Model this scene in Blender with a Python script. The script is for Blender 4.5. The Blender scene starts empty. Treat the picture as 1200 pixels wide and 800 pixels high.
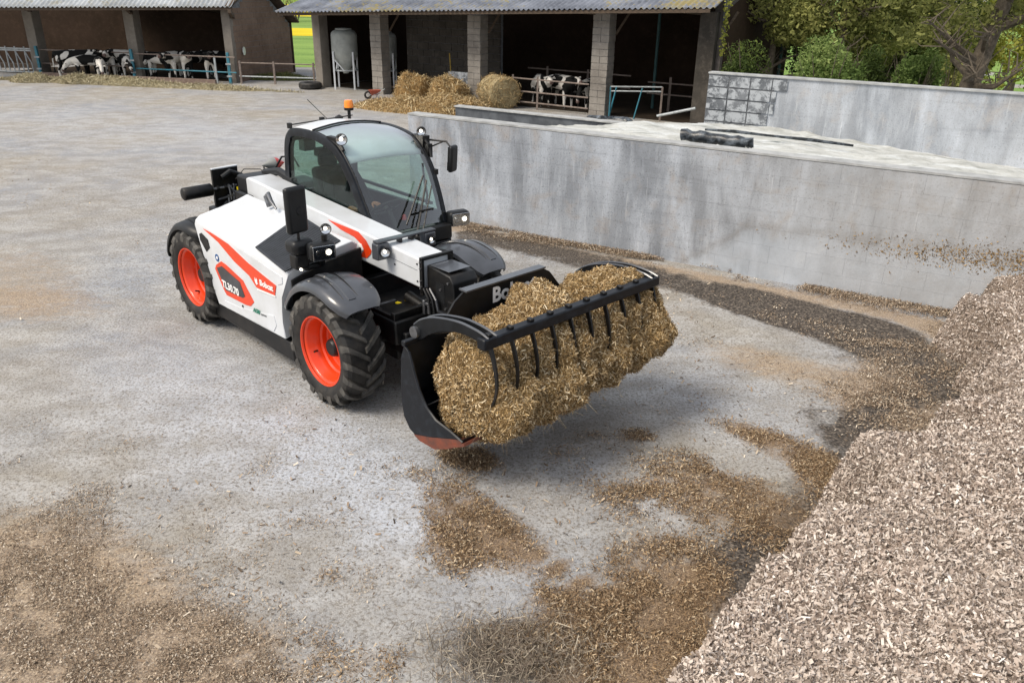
import bpy, bmesh, math, random
import numpy as np
from mathutils import Vector, Matrix
random.seed(7); RNG = np.random.default_rng(7)
S = bpy.context.scene
COL = S.collection
# ------------------------------------------------------------------ camera
FPX, PITCH, ROLL, CAMH = 936.5, 0.42133, 0.01808, 3.785
_cp, _sp = math.cos(PITCH), math.sin(PITCH)
FW = Vector((0, _cp, -_sp)); _r = Vector((1, 0, 0)); _u = Vector((0, _sp, _cp))
RT = _r * math.cos(ROLL) + _u * math.sin(ROLL); UP = -_r * math.sin(ROLL) + _u * math.cos(ROLL)
CP = Vector((0, 0, CAMH))
cd = bpy.data.cameras.new('camera'); cam = bpy.data.objects.new('camera', cd); COL.objects.link(cam)
cd.sensor_width = 36; cd.lens = FPX / 1200 * 36; cd.clip_start = .05; cd.clip_end = 4000
m3 = Matrix((RT, UP, -FW)).transposed(); cam.matrix_world = Matrix.Translation(CP) @ m3.to_4x4()
S.camera = cam
# ------------------------------------------------------------------ light
SUN_EL, SUN_AZ = math.radians(50), math.radians(242)      # azimuth clockwise from +Y
w = bpy.data.worlds.new('World'); S.world = w; w.use_nodes = True
nt = w.node_tree; nt.nodes.clear()
sky = nt.nodes.new('ShaderNodeTexSky'); sky.sky_type = 'NISHITA'; sky.sun_disc = False
sky.sun_elevation = SUN_EL; sky.sun_rotation = SUN_AZ; sky.dust_density = 3.5; sky.air_density = 1.0; sky.ozone_density = 1.0
bg = nt.nodes.new('ShaderNodeBackground'); bg.inputs[1].default_value = 0.125
wo = nt.nodes.new('ShaderNodeOutputWorld')
mxs = nt.nodes.new('ShaderNodeMix'); mxs.data_type = 'RGBA'; mxs.inputs[0].default_value = .6; mxs.inputs[7].default_value = (5.45, 5.5, 5.6, 1)   # thin even cloud
nt.links.new(sky.outputs[0], mxs.inputs[6]); nt.links.new(mxs.outputs[2], bg.inputs[0]); nt.links.new(bg.outputs[0], wo.inputs[0])
sl = bpy.data.lights.new('sun', 'SUN'); sl.energy = 2.3; sl.angle = math.radians(24); sl.color = (1, .91, .78)
so = bpy.data.objects.new('sun', sl); COL.objects.link(so)
sd = Vector((math.sin(SUN_AZ) * math.cos(SUN_EL), math.cos(SUN_AZ) * math.cos(SUN_EL), math.sin(SUN_EL)))
so.rotation_euler = sd.to_track_quat('Z', 'Y').to_euler()
S.view_settings.view_transform = 'Standard'; S.view_settings.look = 'None'
S.view_settings.exposure = 0.52; S.view_settings.gamma = 1; S.view_settings.use_curve_mapping = False
S.cycles.max_bounces = 6; S.cycles.transparent_max_bounces = 12
# ------------------------------------------------------------------ helpers: where a ray through a photo point meets a plane
def ray(x, y): return FW * FPX + RT * (x - 600) - UP * (y - 400)
def wp(x, y, z=0.0):
    d = ray(x, y); return CP + d * ((z - CP.z) / d.z)
MX, MY, YAW = -2.074, 8.600, -0.79247
_c, _s = math.cos(YAW), math.sin(YAW)
def to_m(v, pt=True):
    x, y = v[0] - (MX if pt else 0), v[1] - (MY if pt else 0)
    return Vector((_c * x + _s * y, -_s * x + _c * y, v[2]))
def to_w(v): return Vector((MX + _c * v[0] - _s * v[1], MY + _s * v[0] + _c * v[1], v[2]))
def mp(px, py, ax, val):
    o = to_m(CP); d = to_m(ray(px, py), False); return o + d * ((val - o[ax]) / d[ax])
def mpp(px, py, p0, n):     # plane given by point and normal, machine coordinates
    o = to_m(CP); d = to_m(ray(px, py), False); return o + d * ((p0 - o).dot(n) / d.dot(n))
# ------------------------------------------------------------------ mesh building
class MB:
    def __init__(s): s.v = []; s.f = []
    def add(s, vs, fs):
        b = len(s.v); s.v += [tuple(q) for q in vs]; s.f += [tuple(i + b for i in f) for f in fs]; return s
    def box(s, x0, x1, y0, y1, z0, z1, rz=0, ry=0, piv=None):
        vs = [Vector((x, y, z)) for x in (x0, x1) for y in (y0, y1) for z in (z0, z1)]
        if rz or ry:
            c = Vector(piv) if piv else Vector(((x0 + x1) / 2, (y0 + y1) / 2, (z0 + z1) / 2))
            R = Matrix.Rotation(rz, 3, 'Z') @ Matrix.Rotation(ry, 3, 'Y'); vs = [c + R @ (q - c) for q in vs]
        return s.add(vs, [(0, 1, 3, 2), (4, 6, 7, 5), (0, 4, 5, 1), (2, 3, 7, 6), (0, 2, 6, 4), (1, 5, 7, 3)])
    def beam(s, a, b, w, h, up=(0, 0, 1)):
        a, b = Vector(a), Vector(b); d = (b - a).normalized(); up = Vector(up)
        if abs(d.dot(up)) > .99: up = Vector((1, 0, 0))
        x = d.cross(up).normalized() * w / 2; y = x.cross(d).normalized() * h / 2
        vs = [p + i * x + j * y for p in (a, b) for i, j in ((-1, -1), (1, -1), (1, 1), (-1, 1))]
        return s.add(vs, [(0, 3, 2, 1), (4, 5, 6, 7), (0, 1, 5, 4), (1, 2, 6, 5), (2, 3, 7, 6), (3, 0, 4, 7)])
    def tube(s, path, r, n=8, cap=True):
        P = [Vector(q) for q in path]; R = r if isinstance(r, (list, tuple)) else [r] * len(P); vs = []; fs = []
        up = None
        for i, q in enumerate(P):
            d = (P[min(i + 1, len(P) - 1)] - P[max(i - 1, 0)]).normalized()
            if up is None: up = d.orthogonal().normalized()
            up = (up - d * up.dot(d)).normalized(); sd_ = d.cross(up)
            for k in range(n):
                a = 2 * math.pi * k / n; vs.append(q + (up * math.cos(a) + sd_ * math.sin(a)) * R[i])
        for i in range(len(P) - 1):
            for k in range(n): fs.append((i * n + k, i * n + (k + 1) % n, (i + 1) * n + (k + 1) % n, (i + 1) * n + k))
        if cap: fs.append(tuple(reversed(range(n)))); fs.append(tuple((len(P) - 1) * n + k for k in range(n)))
        return s.add(vs, fs)
    def lathe(s, prof, c=(0, 0, 0), ax=1, n=48, a0=0, a1=2 * math.pi, close=False):
        # prof: (along axis, radius)
        full = abs(a1 - a0 - 2 * math.pi) < 1e-6; m = n if full else n + 1; vs = []; fs = []; c = Vector(c)
        for k in range(m):
            a = a0 + (a1 - a0) * k / n
            for t, r in prof:
                v = [0, 0, 0]; v[ax] = t
                v[(ax + 1) % 3] = r * math.sin(a); v[(ax + 2) % 3] = r * math.cos(a); vs.append(c + Vector(v))
        L = len(prof)
        for k in range(n):
            k2 = (k + 1) % m
            for i in range(L if close else L - 1):
                j = (i + 1) % L; fs.append((k * L + i, k * L + j, k2 * L + j, k2 * L + i))
        return s.add(vs, fs)
    def prism(s, poly, ax, a, b):
        # poly in the two other axes, in order (x,z)/(x,y)/(y,z)
        def mk(p, t):
            if ax == 0: return (t, p[0], p[1])
            if ax == 1: return (p[0], t, p[1])
            return (p[0], p[1], t)
        n = len(poly); vs = [mk(p, a) for p in poly] + [mk(p, b) for p in poly]
        fs = [tuple(range(n)), tuple(reversed(range(n, 2 * n)))] + [(i, n + i, n + (i + 1) % n, (i + 1) % n) for i in range(n)]
        return s.add(vs, fs)
    def loft(s, rings, closed=True, caps=True):
        n = len(rings[0]); vs = [q for r in rings for q in r]; fs = []
        for i in range(len(rings) - 1):
            for k in range(n if closed else n - 1):
                fs.append((i * n + k, i * n + (k + 1) % n, (i + 1) * n + (k + 1) % n, (i + 1) * n + k))
        if caps and closed: fs.append(tuple(reversed(range(n)))); fs.append(tuple((len(rings) - 1) * n + k for k in range(n)))
        return s.add(vs, fs)
    def build(s, name, mat, parent=None, smooth=False, bevel=0, seg=2, solid=0, sub=0, ang=35):
        me = bpy.data.meshes.new(name); me.from_pydata(s.v, [], s.f); me.validate()
        bm = bmesh.new(); bm.from_mesh(me); bmesh.ops.recalc_face_normals(bm, faces=bm.faces); bm.to_mesh(me); bm.free()
        o = bpy.data.objects.new(name, me); COL.objects.link(o); me.materials.append(mat)
        if parent: o.parent = parent
        if smooth:
            me.polygons.foreach_set('use_smooth', [True] * len(me.polygons)); me.set_sharp_from_angle(angle=math.radians(ang))
        if solid: q = o.modifiers.new('solid', 'SOLIDIFY'); q.thickness = solid; q.offset = 0
        if bevel:
            q = o.modifiers.new('bevel', 'BEVEL'); q.width = bevel; q.segments = seg; q.limit_method = 'ANGLE'; q.angle_limit = math.radians(30)
            me.polygons.foreach_set('use_smooth', [True] * len(me.polygons)); q.harden_normals = False
            if not smooth: me.set_sharp_from_angle(angle=math.radians(60))
        if sub: q = o.modifiers.new('sub', 'SUBSURF'); q.levels = q.render_levels = sub
        return o
def tag(o, label=None, cat=None, group=None, kind=None):
    if label: o['label'] = label
    if cat: o['category'] = cat
    if group: o['group'] = group
    if kind: o['kind'] = kind
    return o
def empty(name, loc=(0, 0, 0), rz=0):
    o = bpy.data.objects.new(name, None); COL.objects.link(o); o.location = loc; o.rotation_euler = (0, 0, rz); o.empty_display_size = .2; return o
KIDS = {}
def kids(o): return [c for c in COL.objects if c.parent == o]
def copy_tree(o, parent=None, allo=None):
    allo = allo if allo is not None else list(COL.objects)
    c = o.copy(); COL.objects.link(c); c.parent = parent
    for ch in allo:
        if ch.parent == o: copy_tree(ch, c, allo)
    return c
def big_mesh(name, V, Fq, mat, rnd=None, parent=None, smooth=False):
    V = np.asarray(V, np.float32); Fq = np.asarray(Fq, np.int32); k = Fq.shape[1]
    me = bpy.data.meshes.new(name); me.vertices.add(len(V)); me.vertices.foreach_set('co', V.ravel())
    me.loops.add(Fq.size); me.loops.foreach_set('vertex_index', Fq.ravel())
    me.polygons.add(len(Fq)); me.polygons.foreach_set('loop_start', np.arange(0, Fq.size, k, dtype=np.int32))
    me.update(calc_edges=True)
    if rnd is not None:
        for an, arr in rnd.items():
            a = me.attributes.new(an, 'FLOAT', 'POINT'); a.data.foreach_set('value', np.asarray(arr, np.float32))
    if smooth: me.polygons.foreach_set('use_smooth', np.ones(len(Fq), bool))
    me.materials.append(mat); o = bpy.data.objects.new(name, me); COL.objects.link(o)
    if parent: o.parent = parent
    return o
# ------------------------------------------------------------------ numpy value noise
_G = RNG.random((64, 64, 64))
def vnoise(P, scale, seed=0):
    q = np.asarray(P, float) * scale + seed * 13.37; i = np.floor(q).astype(int); f = q - i; f = f * f * (3 - 2 * f); r = 0
    for a in (0, 1):
        for b in (0, 1):
            for c in (0, 1):
                wgt = (f[:, 0] if a else 1 - f[:, 0]) * (f[:, 1] if b else 1 - f[:, 1]) * (f[:, 2] if c else 1 - f[:, 2])
                r = r + wgt * _G[(i[:, 0] + a) % 64, (i[:, 1] + b) % 64, (i[:, 2] + c) % 64]
    return r * 2 - 1
def fbm(P, scale, seed=0, oct=4):
    r = 0; a = 1
    for k in range(oct): r = r + a * vnoise(P, scale * 2 ** k, seed + k); a *= .5
    return r
# ------------------------------------------------------------------ materials
def lin(h):
    h = h.lstrip('#'); r = [int(h[i:i + 2], 16) / 255 for i in (0, 2, 4)]
    return tuple([(c / 12.92 if c <= .04045 else ((c + .055) / 1.055) ** 2.4) for c in r] + [1])
def col(c): return lin(c) if isinstance(c, str) else tuple(list(c) + [1])[:4]
class NT:
    def __init__(s, name):
        s.m = bpy.data.materials.new(name); s.m.use_nodes = True; s.t = s.m.node_tree; s.b = s.t.nodes['Principled BSDF']; s.out = s.t.nodes['Material Output']
    def n(s, ty, **kw):
        q = s.t.nodes.new(ty)
        for k, v in kw.items(): setattr(q, k, v)
        return q
    def l(s, a, b): s.t.links.new(a, b)
    def pos(s, sc=(1, 1, 1), obj=False, rot=(0, 0, 0)):
        if obj: src = s.n('ShaderNodeTexCoord').outputs['Object']
        else: src = s.n('ShaderNodeNewGeometry').outputs['Position']
        mpn = s.n('ShaderNodeMapping'); mpn.inputs['Scale'].default_value = sc; mpn.inputs['Rotation'].default_value = rot; s.l(src, mpn.inputs[0]); return mpn.outputs[0]
    def noise(s, vec, scale, detail=5, rough=.55, dist=0):
        q = s.n('ShaderNodeTexNoise'); q.inputs['Scale'].default_value = scale; q.inputs['Detail'].default_value = detail
        q.inputs['Roughness'].default_value = rough; q.inputs['Distortion'].default_value = dist; s.l(vec, q.inputs['Vector']); return q.outputs[0]
    def vor(s, vec, scale, feat='F1', out=0):
        q = s.n('ShaderNodeTexVoronoi', feature=feat); q.inputs['Scale'].default_value = scale; s.l(vec, q.inputs['Vector']); return q.outputs[out]
    def ramp(s, fac, stops):
        q = s.n('ShaderNodeValToRGB'); e = q.color_ramp.elements
        while len(e) < len(stops): e.new(.5)
        for i, (p_, c) in enumerate(stops): e[i].position = p_; e[i].color = col(c) if not isinstance(c, (int, float)) else (c, c, c, 1)
        s.l(fac, q.inputs[0]); return q.outputs[0]
    def mix(s, f, a, b, bt='MIX'):
        q = s.n('ShaderNodeMix', data_type='RGBA', blend_type=bt)
        for v, i in ((f, 0), (a, 6), (b, 7)):
            if hasattr(v, 'is_linked'): s.l(v, q.inputs[i])
            elif i == 0: q.inputs[0].default_value = v
            else: q.inputs[i].default_value = col(v)
        return q.outputs[2]
    def math(s, op, a, b=0, clamp=False):
        q = s.n('ShaderNodeMath', operation=op, use_clamp=clamp)
        for v, i in ((a, 0), (b, 1)):
            if hasattr(v, 'is_linked'): s.l(v, q.inputs[i])
            else: q.inputs[i].default_value = v
        return q.outputs[0]
    def attr(s, name): q = s.n('ShaderNodeAttribute', attribute_name=name); return q.outputs['Fac']
    def bump(s, h, strength=.5, dist=.01):
        q = s.n('ShaderNodeBump'); q.inputs['Strength'].default_value = strength; q.inputs['Distance'].default_value = dist; s.l(h, q.inputs['Height']); s.l(q.outputs[0], s.b.inputs['Normal'])
    def base(s, c):
        if hasattr(c, 'is_linked'): s.l(c, s.b.inputs['Base Color'])
        else: s.b.inputs['Base Color'].default_value = col(c)
    def fin(s, rough=.7, metal=0, spec=.5, coat=0):
        if hasattr(rough, 'is_linked'): s.l(rough, s.b.inputs['Roughness'])
        else: s.b.inputs['Roughness'].default_value = rough
        s.b.inputs['Metallic'].default_value = metal; s.b.inputs['Specular IOR Level'].default_value = spec; s.b.inputs['Coat Weight'].default_value = coat
        s.b.inputs['Coat Roughness'].default_value = .08
        return s.m
def M(name, c1, c2=None, scale=6, rough=.6, metal=0, bump=0, bscale=60, coat=0, spec=.5, obj=True, sc=(1, 1, 1), lo=.35, hi=.65, bd=.004):
    t = NT(name); v = t.pos(sc, obj)
    if c2 is None: t.base(c1)
    else: t.base(t.ramp(t.noise(v, scale, 6, .6), [(lo, c1), (hi, c2)]))
    if bump: t.bump(t.noise(v, bscale, 4), bump, bd)
    return t.fin(rough, metal, spec, coat)
def emis(name, c, st, base='#ffffff'):
    t = NT(name); t.base(base); t.b.inputs['Emission Color'].default_value = col(c); t.b.inputs['Emission Strength'].default_value = st; return t.fin(.3)
def chipmat(name, stops, rough=.85, trans=0):
    t = NT(name); r = t.ramp(t.attr('rnd'), stops)
    n_ = t.noise(t.pos(), 1.3, 3); r = t.mix(t.ramp(n_, [(.35, 0.0), (.65, .35)]), r, tuple(x * .75 for x in col(stops[len(stops) // 2][1])[:3]))
    t.base(r); return t.fin(rough, spec=.25)
def gmat():     # yard ground
    t = NT('yard_concrete'); P = t.pos()
    big = t.noise(P, .33, 4, .55, .4); mid = t.noise(t.pos((1, 1.6, 1)), 1.7, 6, .65, .3); fine = t.noise(P, 38, 4, .7); fin2 = t.noise(P, 140, 2, .6)
    base = t.mix(t.ramp(big, [(.38, 0.0), (.62, 1.0)]), '#958f84', '#8e9299')
    base = t.mix(t.ramp(mid, [(.42, 0.0), (.66, .7)]), base, '#b8b8b7')
    base = t.mix(t.ramp(t.noise(P, .9, 6, .7, .6), [(.52, 0.0), (.72, .4)]), base, '#8c8274')
    base = t.mix(t.math('MULTIPLY', t.attr('track'), t.ramp(t.noise(P, 6, 6, .75), [(.35, 0.0), (.65, 1.0)])), base, '#77716a')
    base = t.mix(t.math('MULTIPLY', t.attr('blue'), t.ramp(mid, [(.35, .3), (.6, .9)])), base, '#b3b8c0')
    base = t.mix(t.ramp(fine, [(.36, .8), (.52, 0.0)]), base, '#5f574d')
    base = t.mix(t.ramp(t.noise(t.pos((1, 1.5, 1)), 13, 6, .75), [(.38, .4), (.48, 0.0)]), base, '#7b7468')
    base = t.mix(t.ramp(t.noise(t.pos((1, 1.5, 1)), 4.5, 7, .7, .4), [(.53, 0.0), (.70, .35)]), base, '#877e71')
    base = t.mix(t.ramp(fin2, [(.55, 0.0), (.72, .7)]), base, '#cfccc6')
    # tan scatter
    tm = t.math('ADD', t.attr('tan'), t.math('SUBTRACT', t.noise(t.pos((1, 1.9, 1)), 5, 8, .75), .5)); tm = t.ramp(tm, [(.35, 0.0), (.75, 1.0)])
    tcol = t.ramp(t.noise(P, 70, 3, .7), [(.3, '#5d4f40'), (.5, '#94806a'), (.68, '#c4b092')])
    base = t.mix(t.math('MULTIPLY', tm, .8), base, tcol)
    dm = t.math('ADD', t.attr('dark'), t.math('SUBTRACT', t.noise(P, 4, 7, .75), .5)); dm = t.ramp(dm, [(.34, 0.0), (.6, 1.0)])
    base = t.mix(dm, base, t.ramp(fine, [(.36, '#26221f'), (.52, '#4f4943'), (.66, '#857a6e')]))
    cm = t.math('ADD', t.attr('chip'), t.math('MULTIPLY', t.math('SUBTRACT', t.noise(P, 9, 8, .8), .5), 1.3)); cm = t.ramp(cm, [(.40, 0.0), (.85, .9)])
    ccol = t.ramp(t.noise(P, 90, 3, .8), [(.34, '#372b20'), (.5, '#76614a'), (.66, '#a89072')])
    base = t.mix(cm, base, ccol)
    t.base(base)
    t.bump(t.math('ADD', t.math('MULTIPLY', fine, .6), t.math('MULTIPLY', t.noise(P, 8, 6, .7), 1.0)), .7, .02)
    return t.fin(.88, spec=.3)
def wallmat(name, pale=0.5, tint='#a8aeb6', dark='#5c6066', warm='#968e84', streak=1, stain=False):
    t = NT(name); P = t.pos()
    v = t.noise(t.pos((1.6, 1.6, .35)), 1.5, 7, .65, .3); big = t.noise(P, .55, 4, .55, .5); cl = t.noise(P, 2.4, 7, .65, .6)
    b = t.mix(t.ramp(big, [(.38, 0.0), (.62, 1.0)]), dark, tint)
    b = t.mix(t.ramp(t.noise(t.pos((1.2, 1.2, .5)), 1.1, 7, .7, .8), [(.48, 0.0), (.68, .3)]), b, dark)
    b = t.mix(t.ramp(v, [(.42, 0.0), (.72, .9)]), b, '#c3cad4')
    b = t.mix(t.ramp(cl, [(.52, 0.0), (.72, .6)]), b, warm)
    b = t.mix(t.ramp(t.noise(t.pos((.3, .3, 5)), 2.2, 5, .6), [(.55, 0.0), (.8, .35)]), b, '#5f6268')
    # thin run marks
    b = t.mix(t.ramp(t.noise(t.pos((9, 9, .5)), 2.2, 5, .7), [(.60, 0.0), (.76, .55)]), b, '#d8dce0')
    b = t.mix(t.ramp(t.noise(P, 45, 4, .75), [(.32, .6), (.46, 0.0)]), b, '#4a4a4a')
    if pale: b = t.mix(pale, b, '#b9bdc1')
    if stain:      # old fill level left on the wall: paler and smoother below a sloping line, darker band at the far end
        sp = t.n('ShaderNodeSeparateXYZ'); t.l(t.n('ShaderNodeNewGeometry').outputs['Position'], sp.inputs[0])
        tt = t.math('ADD', t.math('MULTIPLY', t.math('ADD', sp.outputs[0], .62), .864), t.math('MULTIPLY', t.math('ADD', sp.outputs[1], -13.22), -.503))
        lvl = t.math('MINIMUM', t.math('MULTIPLY', t.math('ADD', tt, -3.62), .85), t.math('ADD', t.math('MULTIPLY', tt, .045), .53))
        dz = t.math('ADD', t.math('SUBTRACT', lvl, sp.outputs[2]), t.math('MULTIPLY', t.math('SUBTRACT', t.noise(P, 1.8, 6, .7), .5), .35))
        m_ = t.ramp(dz, [(.0, 0.0), (.22, 1.0)]); edge = t.ramp(t.math('ABSOLUTE', dz), [(.0, .3), (.09, 0.0)])
        b = t.mix(t.math('MULTIPLY', m_, .62), b, t.ramp(t.noise(P, 3, 6, .65), [(.3, '#a3adb8'), (.6, '#bcc5d0'), (.8, '#cfd5da')]))
        b = t.mix(t.math('MULTIPLY', edge, t.ramp(tt, [(.45, 0.0), (.46, 1.0)]) if False else 1.0), b, '#6b645c')
        top = t.ramp(t.math('MULTIPLY', tt, .12), [(.35, 0.0), (.8, .5)]); b = t.mix(top, b, t.mix(t.ramp(t.noise(P, 2.2, 7, .7), [(.4, 0.0), (.65, 1.0)]), '#a09c96', '#b5b6b6'))
    t.base(b); t.bump(t.noise(P, 30, 6, .7), .5, .008); return t.fin(.9, spec=.3)

K = {}
K['white'] = M('white_paint', '#d3d7dc', '#c6c9cb', 3, .34, coat=.3)
K['orange'] = M('orange_paint', '#e2400f', '#d43c10', 4, .35, coat=.3)
K['black'] = M('black_paint', '#0b0c0e', '#25221f', 9, .45, spec=.4, lo=.45, hi=.75)
K['navy'] = M('dark_steel_paint', '#090d14', '#222830', 11, .42, bump=.1, spec=.35, lo=.5, hi=.75)
K['armblack'] = M('black_arm_paint', '#06080b', '#15181c', 9, .5, spec=.3)
K['plastic'] = M('black_plastic', '#101113', '#191b1d', 8, .45, spec=.4, bump=.15, bscale=300, bd=.001)
K['fender'] = M('fender_plastic', '#383b40', '#474a50', 4, .30, coat=.5)
K['rubber'] = M('tyre_rubber', '#141414', '#3a3631', 9, .6, bump=.3, bscale=80, lo=.4, hi=.75)
K['lug'] = M('dusty_tread', '#2c2b29', '#5b5853', 9, .6, bump=.3, bscale=80, lo=.35, hi=.7)
K['steel'] = M('bare_steel', '#8e9093', '#5f6063', 8, .35, metal=.8)
K['rust'] = M('worn_cutting_edge', '#8b4a35', '#5d4038', 9, .6, metal=.3)
K['grille'] = M('grille_plastic', '#202327', '#2c2f34', 9, .5)
K['red'] = M('red_lens', '#c8210f', None, rough=.2, coat=.5)
K['amber'] = M('amber_lens', '#f07a10', '#ff9a20', 20, .15, coat=.6)
K['yellow'] = M('yellow_strap', '#d8c317', None, rough=.6)
K['lamp'] = emis('lit_lamp', '#fff0d8', 3)
K['chrome'] = M('reflector', '#d8dadd', None, rough=.12, metal=1)
K['mirrorglass'] = M('mirror_glass', '#c0c4c8', None, rough=.03, metal=1)
K['blue'] = M('blue_sticker', '#1b4f86', None, rough=.4)
K['green'] = M('green_print', '#1f7a63', None, rough=.4)
K['decal_white'] = M('white_print', '#f1f1ef', None, rough=.4)
K['decal_dark'] = M('dark_print', '#24272c', '#3b3f46', 4, .3, coat=.3)
K['grey_print'] = M('grey_print', '#6a6d70', None, rough=.4)
K['seat'] = M('seat_fabric', '#1d1f22', '#292b2f', 30, .8)
K['dashgrey'] = M('cab_plastic', '#7b7f80', '#8d8f8c', 6, .6)
K['beige'] = M('worn_floor_mat', '#8d8a72', '#6f6c5a', 8, .8)
def glassmat(name, tint, refl=1.0):
    t = NT(name); t.t.nodes.remove(t.b); tr = t.n('ShaderNodeBsdfTransparent'); tr.inputs[0].default_value = col(tint)
    gl = t.n('ShaderNodeBsdfGlossy'); gl.inputs['Roughness'].default_value = .03
    fr = t.n('ShaderNodeLayerWeight'); fr.inputs[0].default_value = .5
    mx = t.n('ShaderNodeMixShader'); t.l(t.math('ADD', t.math('MULTIPLY', t.math('POWER', fr.outputs[1], 1.7), .9 * refl), .10 * refl, True), mx.inputs[0]); t.l(tr.outputs[0], mx.inputs[1]); t.l(gl.outputs[0], mx.inputs[2]); t.l(mx.outputs[0], t.out.inputs[0]); return t.m
K['glass'] = glassmat('tinted_glass', (.80, .92, .88), 1.0)
K['frontglass'] = glassmat('windscreen_glass', (.82, .94, .91), 1.35)
K['sideglass'] = glassmat('side_glass', (.70, .82, .78), .16)
K['lensglass'] = glassmat('lamp_glass', (.9, .92, .93), 1.5)
def text(s, size, mat, parent, org, xd, yd, name='lettering', bold=.012, ext=.0015, spacing=1, shear=0):
    cu = bpy.data.curves.new(name, 'FONT'); cu.body = s; cu.size = size; cu.offset = bold * size; cu.extrude = ext; cu.space_character = spacing; cu.shear = shear; cu.resolution_u = 3
    tmp = bpy.data.objects.new('tmp', cu); COL.objects.link(tmp); dg = bpy.context.evaluated_depsgraph_get(); dg.update()
    me = bpy.data.meshes.new_from_object(tmp.evaluated_get(dg)); bpy.data.objects.remove(tmp); me.name = name
    xd, yd = Vector(xd).normalized(), Vector(yd).normalized(); zd = xd.cross(yd)
    me.transform(Matrix.Translation(Vector(org)) @ Matrix((xd, yd, zd)).transposed().to_4x4()); me.materials.clear(); me.materials.append(mat)
    o = bpy.data.objects.new(name, me); COL.objects.link(o); o.parent = parent; return o
def width_of(o): xs = [v.co for v in o.data.vertices]; return (max(q.x for q in xs) - min(q.x for q in xs))
#==SETTING==
# ================================================================== SETTING
WA = Vector((-.62, 13.22, 0)); WD = Vector((.864, -.503, 0)).normalized(); WN = Vector((-WD.y, WD.x, 0))
def cl(t, n, z=0): q = WA + WD * t + WN * n; return Vector((q.x, q.y, z))
WANG = math.atan2(WD.y, WD.x)
# ---- ground sheet, with litter and tone masks stored as attributes
def axis(lo, hi, step, far_):
    a = list(np.arange(lo, hi + 1e-6, step)); out = []; s_ = step; q = hi
    while q < far_: s_ *= 1.5; q += s_; out.append(q)
    inn_ = []; s_ = step; q = lo
    while q > -far_: s_ *= 1.5; q -= s_; inn_.append(q)
    return np.array(list(reversed(inn_)) + a + out)
gx, gy = axis(-24, 12, .14, 900), axis(1, 40, .14, 1500)
X, Y = np.meshgrid(gx, gy); GP = np.stack([X.ravel(), Y.ravel(), np.zeros(X.size)], 1)
def blob(P, c, a, b, amp, pw=2.0):
    c, a, b = [np.array(wp(*q)[:2]) for q in (c, a, b)]; Mi = np.linalg.inv(np.stack([a - c, b - c], 1)); q = (P[:, :2] - c) @ Mi.T
    return amp * np.exp(-((q ** 2).sum(1)) ** pw * .7)
def strip(P, pts, w_, amp):
    W_ = [np.array(wp(*q)[:2]) for q in pts]; d = np.full(len(P), 1e9)
    for a, b in zip(W_, W_[1:]):
        ab = b - a; t = np.clip(((P[:, :2] - a) @ ab) / (ab @ ab), 0, 1); d = np.minimum(d, np.linalg.norm(P[:, :2] - a - t[:, None] * ab, axis=1))
    return amp * np.exp(-(d / w_) ** 4)
CHIP = [((555, 615), (625, 640), (540, 568), .8), ((520, 650), (560, 660), (515, 620), .5), ((690, 690), (760, 735), (640, 660), .72), ((735, 760), (860, 765), (700, 695), 1.0), ((800, 700), (850, 690), (790, 670), .4), ((780, 665), (860, 672), (775, 620), .72), ((850, 585), (965, 605), (838, 548), .8),
        ((930, 530), (1000, 556), (935, 512), .75), ((862, 502), (910, 520), (866, 494), .62), ((748, 511), (772, 513), (748, 503), .62), ((545, 536), (580, 546), (545, 522), .9), ((690, 735), (740, 760), (655, 700), .55),
        ((430, 780), (500, 785), (430, 750), .5), ((622, 590), (640, 592), (622, 584), .5), ((700, 525), (760, 520), (690, 505), .30), ((650, 560), (720, 570), (640, 540), .22), ((620, 640), (680, 660), (620, 610), .3), ((600, 770), (690, 790), (590, 735), .4), ((965, 560), (1000, 570), (970, 540), .7)]
TAN = [((40, 730), (250, 750), (60, 600), .9), ((300, 775), (420, 780), (300, 720), .42), ((0, 325), (120, 332), (20, 285), .48), ((80, 245), (200, 240), (80, 232), .25), ((1090, 430), (1170, 400), (1050, 395), .6), ((970, 450), (1090, 470), (900, 410), .42), ((860, 640), (930, 640), (840, 590), .35),
       ((470, 118), (530, 120), (470, 108), .5), ((200, 185), (330, 190), (200, 176), .22), ((150, 100), (300, 104), (150, 94), .35), ((930, 400), (1000, 420), (900, 385), .3), ((60, 360), (160, 365), (60, 340), .3), ((880, 420), (960, 430), (860, 400), .3), ((1040, 500), (1080, 480), (1010, 470), .5)]
DARK = [((960, 385), (1060, 410), (950, 368), .5), ((1000, 440), (1060, 440), (1000, 400), .35), ((870, 660), (930, 620), (840, 640), .38), ((10, 740), (60, 745), (10, 650), .3), ((960, 495), (1010, 500), (950, 475), .38), ((560, 535), (640, 530), (560, 518), .3), ((980, 345), (1000, 350), (975, 340), .1)]
BLUE = [((300, 500), (520, 560), (280, 420), .8), ((430, 560), (560, 600), (400, 500), .9), ((860, 470), (930, 480), (840, 420), .5), ((300, 160), (420, 170), (260, 140), .5), ((120, 150), (260, 160), (100, 130), .4), ((740, 570), (800, 580), (730, 540), .6)]
def attr_of(P, L, extra=0):
    r = np.zeros(len(P)) + extra
    for c, a, b, amp in L: r = np.maximum(r, 0) + blob(P, c, a, b, amp)
    return r
a_chip = np.minimum(attr_of(GP, CHIP), 1); a_tan = attr_of(GP, TAN) + .03
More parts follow.
